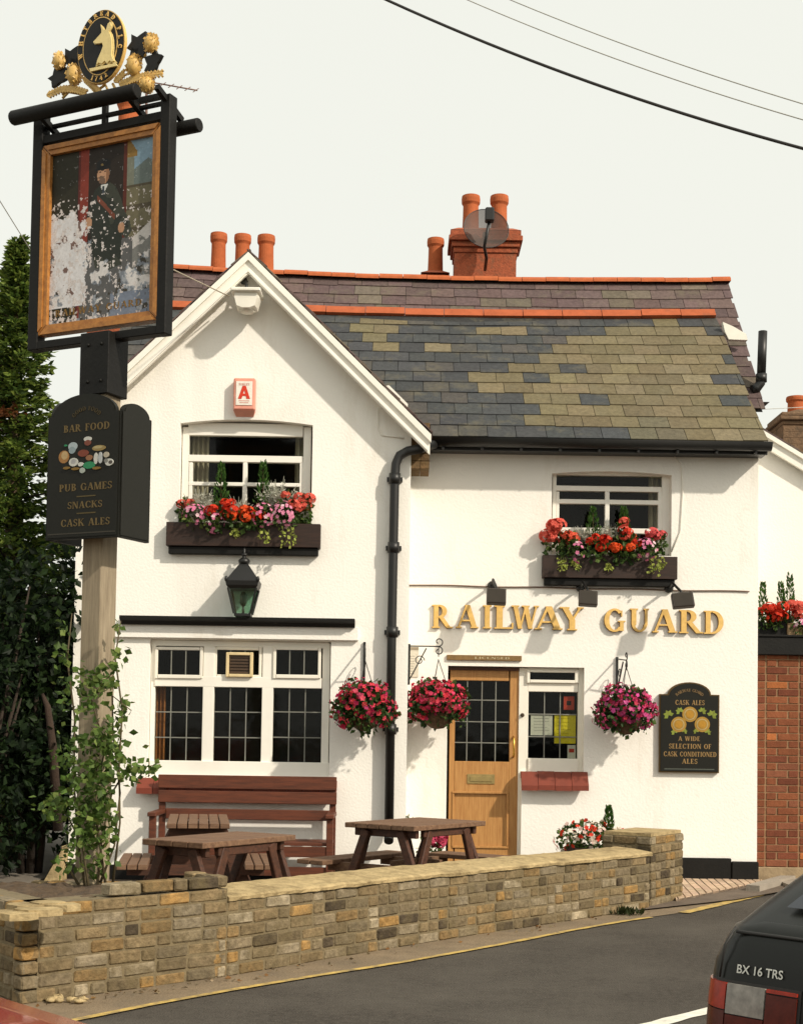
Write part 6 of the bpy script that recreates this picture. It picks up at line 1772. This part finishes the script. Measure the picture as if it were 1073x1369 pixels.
# brick lean-to with flat roof and planters on it
YX = YB+.12
ex = thing('brick_extension', 'red brick flat roofed extension beside the right end of the pub', 'outbuilding', (BR+.5, YX, 0))
zr = P(1040, 876, YX).z; zr2 = P(1040, 852, YX).z; XX = 8.0
RB = [(.200, .066, .031), (.180, .058, .028), (.220, .075, .034), (.160, .050, .027), (.205, .075, .040)]
mb = MB(); r = 0; z = .16
while z < zr-.01:
    x = BR+.012; k = 0
    if r % 2: x -= .11
    while x < XX:
        wl = .215 if (k+r) % 2 else .103
        a, b = max(x, BR+.012), min(x+wl, XX)
        if b-a > .03:
            c = rnd.choice(RB) if rnd.random() > .05 else (.36, .12, .04); kk = rnd.uniform(.85, 1.15)
            mb.box((a, YX+rnd.uniform(-.002, .002), z), (b-.010, YX+.06, min(z+.065, zr)), tuple(v*kk for v in c), 0, .003)
        x += wl+.010; k += 1
    z += .075; r += 1
mb.build('brick_courses', REDBRICK, ex)
mb = MB(); mb.box((BR+.015, YX+.008, 0), (XX, YX+.3, zr)); mb.box((XX-.2, YX+.3, 0), (XX, YN-.01, zr)); mb.build('wall_core', MORTARR, ex)
mb = MB(); mb.box((BR+.01, YX-.03, 0), (XX, YX-.001, .155), bev=.008); mb.build('plinth', mat('buff_plinth', (.30, .22, .13), .95, ns=8, amt=.3, bump=.5), ex)
mb = MB(); mb.box((BR+.004, YX-.06, zr), (XX+.05, YN-.13, zr2), bev=.006); mb.box((BR+.004, YX-.075, zr2-.0), (XX+.06, YX-.03, zr2+.022), bev=.004); mb.build('flat_roof', BLACKW, ex)
# flowers on the flat roof
def rbox(x0, x1, yt, yb, Y, m, label, name='roof_planter'):
    X0, Z0, X1, Z1 = rect(x0, yt, x1, yb, Y); mb = MB(); Z0 = zr2+.024
    for a, b in (((X0, Y, Z0), (X1, Y+.015, Z1)), ((X0, Y+.145, Z0), (X1, Y+.16, Z1)), ((X0, Y+.0151, Z0), (X0+.015, Y+.1449, Z1)), ((X1-.015, Y+.0151, Z0), (X1, Y+.1449, Z1)), ((X0+.0151, Y+.0151, Z0), (X1-.0151, Y+.1449, Z1-.03))): mb.box(a, b)
    return tag(mb.build(name, m), label, 'planter', 'planters on the flat roof')
rbox(1015, 1050, 832, 848, YX+.04, BLACKW, 'black trough of red flowers on the flat roof next to the pub corner')
rbox(1052, 1096, 833, 851, YX+.02, mat('tan_planter', (.36, .24, .13), .85, ns=12, amt=.2), 'tan plastic trough of flowers on the flat roof at the right edge')
g3 = 'flowers on the flat roof'; Yr = YX+.12
for x, y, h, s in ((1019, 836, .42, 'nearest the pub corner'), (1043, 836, .43, 'in the middle'), (1055, 836, .52, 'tallest and furthest right')): conifer_small(P(x, y, Yr), 'dwarf conifer on the flat roof of the extension, %s' % s, 'dwarf conifers on the flat roof', h, .05)
geranium(P(1022, 838, Yr-.08), RED, 'red geranium on the flat roof right beside the pub corner', g3, 5, .08, .20, .05)
geranium(P(1037, 838, Yr-.08), RED, 'red geranium in the middle of the black trough on the flat roof', g3, 6, .09, .22, .05)
geranium(P(1066, 838, Yr-.08), CORAL, 'coral geranium in the tan trough on the flat roof', g3, 6, .10, .22, .055)
silver(P(1048, 840, Yr), 'silvery grey leafed plant between the troughs on the flat roof', 'plants on the flat roof', .24)
busy(P(1070, 838, Yr-.1), PINK, 'pink flowers at the front of the tan trough on the flat roof', g3, 16, .10, .08)

# ------------------------------------------------------------------ overhead wires
CAB = mat('wire_black', (.02, .017, .014), .6)
CABG = mat('wire_grey', (.42, .42, .38), .6)
def wire(pts, r, m, label, sag=.0):
    mb = MB(); a, b = [Vector(p) for p in pts]; n = 24
    mb.tube([a.lerp(b, k/n)-Z*sag*4*(k/n)*(1-k/n) for k in range(n+1)], r, 6); tag(mb.build('overhead_wire', m), label, 'wire')
wire((P(470, -22, 9.5), P(1180, 226, 8.0)), .0095, CAB, 'thick black overhead cable slanting across the top right of the sky', .10)
wire((P(580, -20, 11.5), P(1180, 190, 9.5)), .0045, CABG, 'thin grey overhead wire just above the thick cable', .08)
wire((P(640, -18, 11.5), P(1180, 170, 9.5)), .0045, CABG, 'faint grey overhead wire, highest of the three in the sky', .06)
wire((P(-20, 236, 9.2), P(52, 352, 12.5)), .004, CABG, 'faint grey wire running down behind the left edge of the sign')
wire((P(1022, 547, 15.2), P(1100, 543, 16.5)), .004, CABG, 'thin wire from the pub roof edge to the neighbouring chimney')

# ------------------------------------------------------------------ cars
def car(name, label, cat, M_, paint, prof, gh, det):
    """prof: horizontal slices (z, x_rear, x_front, half width, corner radius); gh: cabin slices."""
    t = thing(name, label, cat, M_.to_translation())
    T = lambda x, y, z: M_ @ Vector((x, y, z))
    def ringpts(z, xr, xf, hw, rc, n=7):
        o = []
        for cx_, cy_, a0 in ((xf-rc, hw-rc, 0), (xr+rc, hw-rc, 90), (xr+rc, -hw+rc, 180), (xf-rc, -hw+rc, 270)):
            for k in range(n+1):
                a = R(a0+90*k/n); o.append((cx_+rc*math.cos(a), cy_+rc*math.sin(a), z))
        return o
    def loft(sl, cap=True):
        mb = MB(); rings = [ringpts(*s) for s in sl]; n = len(rings[0]); vs = [T(*p) for r in rings for p in r]
        fs = [[i*n+k, i*n+(k+1) % n, (i+1)*n+(k+1) % n, (i+1)*n+k] for i in range(len(rings)-1) for k in range(n)]
        mb.add(vs, fs, None, 0, True)
        if cap: mb.add(vs[-n:], [list(range(n))], None, 0, True); mb.add(vs[:n], [list(range(n))], None, 0, False)
        return mb
    loft(prof).build('body', paint, t)
    cab = loft(gh).build('cabin', paint, t)
    # windows set on the cabin faces
    z0, xr0, xf0, hw0, _ = gh[0]; z1, xr1, xf1, hw1, _ = gh[det['roof']]
    def gp(a, s, off):       # rear glass point: a across -1..1, s up 0..1
        x = xr0+(xr1-xr0)*s; hw = hw0+(hw1-hw0)*s; return Vector((x, a*hw, z0+(z1-z0)*s))
    def win(fn, off):
        mb = MB(); N = 8; c4 = [fn(-1+2*i/N, 0.10+.82*j/N) for j in range(N+1) for i in range(N+1)]
        nn = (M_.to_3x3() @ off)
        vs = [M_ @ p+nn for p in c4]; mb.add(vs, [[j*(N+1)+i, j*(N+1)+i+1, (j+1)*(N+1)+i+1, (j+1)*(N+1)+i] for j in range(N) for i in range(N)], None, 0, True); return mb
    CG = MATS.get('car_glass') or mat('car_glass', (.012, .016, .024), .08, ns=3, amt=.1, spec=.5)
    win(lambda a, s: gp(a*.80, s, 0), Vector((-.012, 0, .018))).build('rear_window', CG, t)
    def fp_(a, s): return Vector((xf0+(xf1-xf0)*s, a*.82*(hw0+(hw1-hw0)*s), z0+(z1-z0)*s))
    win(fp_, Vector((.012, 0, .018))).build('windscreen', CG, t)
    for sd in (-1, 1):
        for q0, q1 in ((.06, .48), (.53, .95)):
            def sf(a, s, q0=q0, q1=q1, sd=sd):
                k = q0+(q1-q0)*(a+1)/2; xa = xr0+(xf0-xr0)*(.13+.74*k); xb = xr1+(xf1-xr1)*(.06+.88*k)
                return Vector((xa+(xb-xa)*s, sd*(hw0+(hw1-hw0)*s), z0+(z1-z0)*s))
            win(sf, Vector((0, sd*.010, .004))).build('side_window', CG, t)
    RUB = MATS.get('tyre_rubber') or mat('tyre_rubber', (.02, .02, .02), .85, ns=20, amt=.2)
    for x in det['wheels']:
        for sd in (-1, 1):
            hw = prof[1][3]; mb = MB(); ax_ = M_.to_3x3() @ Vector((0, sd, 0)); c = T(x, sd*(hw-.17), .29)
            mb.lathe(c, [(.17, 0), (.27, 0), (.29, .03), (.29, .15), (.27, .18), (.18, .18)], 28, axis=ax_); w_ = mb.build('wheel', RUB, t)
            mb = MB(); mb.lathe(c, [(.05, .20), (.06, .195), (.10, .165), (.18, .17), (.185, .185)], 28, axis=ax_); mb.build('rim', GREYM, w_)
    return t, T
DKPAINT = mat('dark_green_car_paint', (.008, .009, .007), .35, ns=3, amt=.1, coat=.06, spec=.25)
REDPAINT = mat('red_car_paint', (.36, .040, .030), .25, ns=3, amt=.1, coat=.6)
BUMP = mat('black_bumper', (.018, .017, .015), .6, ns=20, amt=.2)
hd_ = Vector((.73, .68, 0)).normalized(); lf = Vector((-hd_.y, hd_.x, 0))
# the parked hatchback at the right: rear left corner from the photo
cpos = CAR_POS = G(950, 1335, .62)
Mx = Matrix((hd_, lf, Z)).transposed().to_4x4(); Mx.translation = Vector((cpos.x, cpos.y, 0))-lf*.79+hd_*(-.06)
sl_body = [(.18, .12, 3.95, .74, .12), (.30, .03, 4.10, .80, .14), (.42, -.02, 4.16, .825, .15), (.56, .0, 4.18, .83, .15), (.66, .015, 4.15, .83, .15), (.74, .03, 4.05, .825, .15), (.81, .05, 3.75, .80, .15), (.855, .075, 3.2, .775, .14), (.875, .12, 3.0, .74, .13)]
sl_cab = [(.855, .085, 3.05, .755, .10), (.935, .24, 2.92, .735, .12), (1.30, 1.02, 2.25, .61, .16), (1.335, 1.12, 2.12, .585, .16), (1.355, 1.25, 1.98, .52, .16)]
t, T = car('parked_hatchback', 'very dark hatchback parked at the right edge, its tail lamp and badge showing', 'car', Mx, DKPAINT, sl_body, sl_cab, {'roof': 3, 'wheels': (.78, 3.35)})
def rearbox(y0, y1, z0, z1, c, m, name, dx=.012, xx=None, parent=None):
    # patch following the tail: x from the body slices, rounded at the corner
    mb = MB(); NYY = 10; vs = []
    for j in range(3):
        z = z0+(z1-z0)*j/2
        for i in range(NYY+1):
            y = y0+(y1-y0)*i/NYY
            for a, b in zip(sl_body, sl_body[1:]):
                if a[0] <= z <= b[0]:
                    k = (z-a[0])/(b[0]-a[0]); xr, hw, rc = (a[q]+(b[q]-a[q])*k for q in (1, 3, 4))
            ya = abs(y); x = xr
            if ya > hw-rc: x = xr+rc-math.sqrt(max(0, rc*rc-(ya-hw+rc)**2))
            vs.append(T(x-dx, y, z))
    n = NYY+1
    mb.add(vs, [[j*n+i, j*n+i+1, (j+1)*n+i+1, (j+1)*n+i] for j in range(2) for i in range(NYY)], c, 0, True)
    vs2 = [v+hd_*(dx+.02) for v in vs]
    bnd = list(range(n))+[n*2-1, n*3-1]+list(range(n*3-2, n*2-1, -1))+[n]
    m_ = len(bnd); mb.add([vs[i] for i in bnd]+[vs2[i] for i in bnd], [[i, (i+1) % m_, m_+(i+1) % m_, m_+i] for i in range(m_)], c, 0)
    return mb.build(name, m, parent or t)
LRED = mat('red_lens', (.32, .028, .012), .2, ns=30, amt=.35, spec=.3); LDRK = mat('dark_red_lens', (.085, .014, .008), .2, ns=30, amt=.35, spec=.3); LCLR = mat('clear_lens', (.26, .24, .21), .15, ns=25, amt=.4, spec=.4); LAMB = mat('amber_lens', (.40, .10, .015), .15, ns=30, amt=.2, coat=.5)
lamp_z0, lamp_z1 = .525, .688
for sd in (1, -1):
    def yy(a, b): return (a*sd, b*sd)
    l = rearbox(*yy(.822, .44), lamp_z0-.012, lamp_z1+.008, None, BUMP, 'tail_lamp', .004)
    rearbox(*yy(.818, .70), .608, lamp_z1, None, LRED, 'lens', .012, parent=l); rearbox(*yy(.818, .70), lamp_z0, .604, None, LDRK, 'lens', .011, parent=l)
    rearbox(*yy(.695, .56), .598, lamp_z1, None, LCLR, 'lens', .012, parent=l); rearbox(*yy(.695, .56), lamp_z0, .594, None, LDRK, 'lens', .011, parent=l)
    rearbox(*yy(.555, .45), .678, lamp_z1, None, LRED, 'lens', .012, parent=l); rearbox(*yy(.555, .45), .575, .673, None, LDRK, 'lens', .011, parent=l); rearbox(*yy(.555, .45), lamp_z0, .571, None, LRED, 'lens', .012, parent=l)
rearbox(.42, -.42, .69, .715, None, LRED, 'reflector_strip', .006)
rearbox(.83, -.83, .30, .52, None, BUMP, 'bumper', .035)
pl_ = rearbox(.26, -.26, .58, .69, None, mat('yellow_plate', (.55, .40, .05), .5), 'number_plate', .008)
# badge lettering
def sans(s, fn, u0, v0, h, c, m, name, parent):
    cu = bpy.data.curves.new('txt', 'FONT'); cu.body = s; cu.size = 1.0; cu.extrude = .0; cu.offset = .012
    ob = bpy.data.objects.new('txt', cu); me = bpy.data.meshes.new_from_object(ob)
    H = max(v.co.y for v in me.vertices); mb = MB()
    mb.add([fn(u0+v.co.x*h/H, v0+v.co.y*h/H) for v in me.vertices], [list(p.vertices) for p in me.polygons], c)
    W = max(v.co.x for v in me.vertices)*h/H
    bpy.data.objects.remove(ob); bpy.data.curves.remove(cu); bpy.data.meshes.remove(me)
    return mb.build(name, m, parent), W
SILV = mat('silver_badge', (.62, .62, .56), .4, ns=20, amt=.05)
def bfn(u, v):
    z = .722+v; y = .672-u
    for a, b in zip(sl_body, sl_body[1:]):
        if a[0] <= z <= b[0]: k = (z-a[0])/(b[0]-a[0]); xr, hw, rc = (a[q]+(b[q]-a[q])*k for q in (1, 3, 4))
    x = xr
    if abs(y) > hw-rc: x = xr+rc-math.sqrt(max(0, rc*rc-(abs(y)-hw+rc)**2))
    return T(x-.006, y, z)
sans('BX 16 TRS', bfn, 0, 0, .026, None, SILV, 'badge', t)
mb = MB(); a = T(.42, 0, 1.02); mb.bar(T(.13, .05, .935), T(.55, -.28, 1.125), .014, .012); mb.build('wiper', PIPE, t)
# red car at the lower left, only a corner of its bonnet in view
Mr = Matrix((hd_, lf, Z)).transposed().to_4x4(); fpnt = Vector((-1.02, 4.12, 0)); Mr.translation = fpnt-hd_*3.82
sl_b2 = [(.18, .10, 3.60, .70, .12), (.32, .0, 3.76, .77, .16), (.46, -.03, 3.82, .79, .18), (.60, .0, 3.80, .795, .18), (.68, .03, 3.72, .785, .20), (.735, .05, 3.50, .76, .22), (.80, .08, 2.95, .74, .16), (.86, .12, 2.6, .70, .14)]
sl_c2 = [(.84, .10, 2.72, .70, .10), (.94, .28, 2.55, .69, .12), (1.30, .75, 1.95, .57, .16), (1.34, .85, 1.82, .545, .16), (1.36, 1.0, 1.7, .48, .16)]
t2, T2 = car('red_car', 'glossy red car with only a corner of its bonnet showing at the bottom left', 'car', Mr, REDPAINT, sl_b2, sl_c2, {'roof': 3, 'wheels': (.7, 3.05)})
t_keep = t
for sd in (1, -1):
    mb = MB(); mb.obox(T2(3.735, sd*.58, .60), hd_*.03, lf*.13, Z*.06, None, 0, .012); mb.build('headlight', LCLR, t2)
mb = MB(); mb.obox(T2(3.82, 0, .42), hd_*.05, lf*.78, Z*.06, None, 0, .02); mb.build('bumper', BUMP, t2)

for sd in (1, -1):
    mb = MB(); mb.tube([T(.026, sd*.735, .70), T(.040, sd*.725, .80), T(.072, sd*.705, .855)], .004, 5); mb.build('panel_gap', BUMP, t)
mb = MB(); mb.tube([T(.066, y*.1, .842) for y in range(-7, 8)], .006, 5); mb.build('tailgate_trim', BUMP, t)

# weeds and litter along the foot of the wall
mb = MB(); q = G(838, 1224)
for _ in range(70): mb.leaf(q+Vector((rnd.gauss(0, .07), rnd.gauss(0, .04), .005)), rnd.uniform(.04, .09), jc((.035, .045, .015), .3), (rnd.gauss(0, .5), rnd.gauss(-.2, .4), .9), 0, .3)
tag(mb.build('weed', LEAF), 'dark tuft of weeds at the foot of the garden wall below the pier', 'plant')
mb = MB()
for k in range(90):
    u = rnd.random(); a, b = (fp2[0], fp2[1]) if rnd.random() < .4 else ((fp2[1], fp2[2]) if rnd.random() < .5 else (fp2[2], fp2[3]))
    q = a.lerp(b, u)+nrm(a, b)*rnd.uniform(.02, .22)+Z*.012
    mb.leaf(q, rnd.uniform(.012, .04), jc(rnd.choice([(.24, .13, .05), (.16, .12, .07), (.30, .24, .15)]), .3), (rnd.gauss(0, 1), rnd.gauss(0, 1), .15), 0, .7)
tag(mb.build('leaf_litter', LEAF), kind='stuff'); bpy.data.objects['leaf_litter']['label'] = 'dry leaves and grit scattered along the foot of the brick wall'; bpy.data.objects['leaf_litter']['category'] = 'litter'
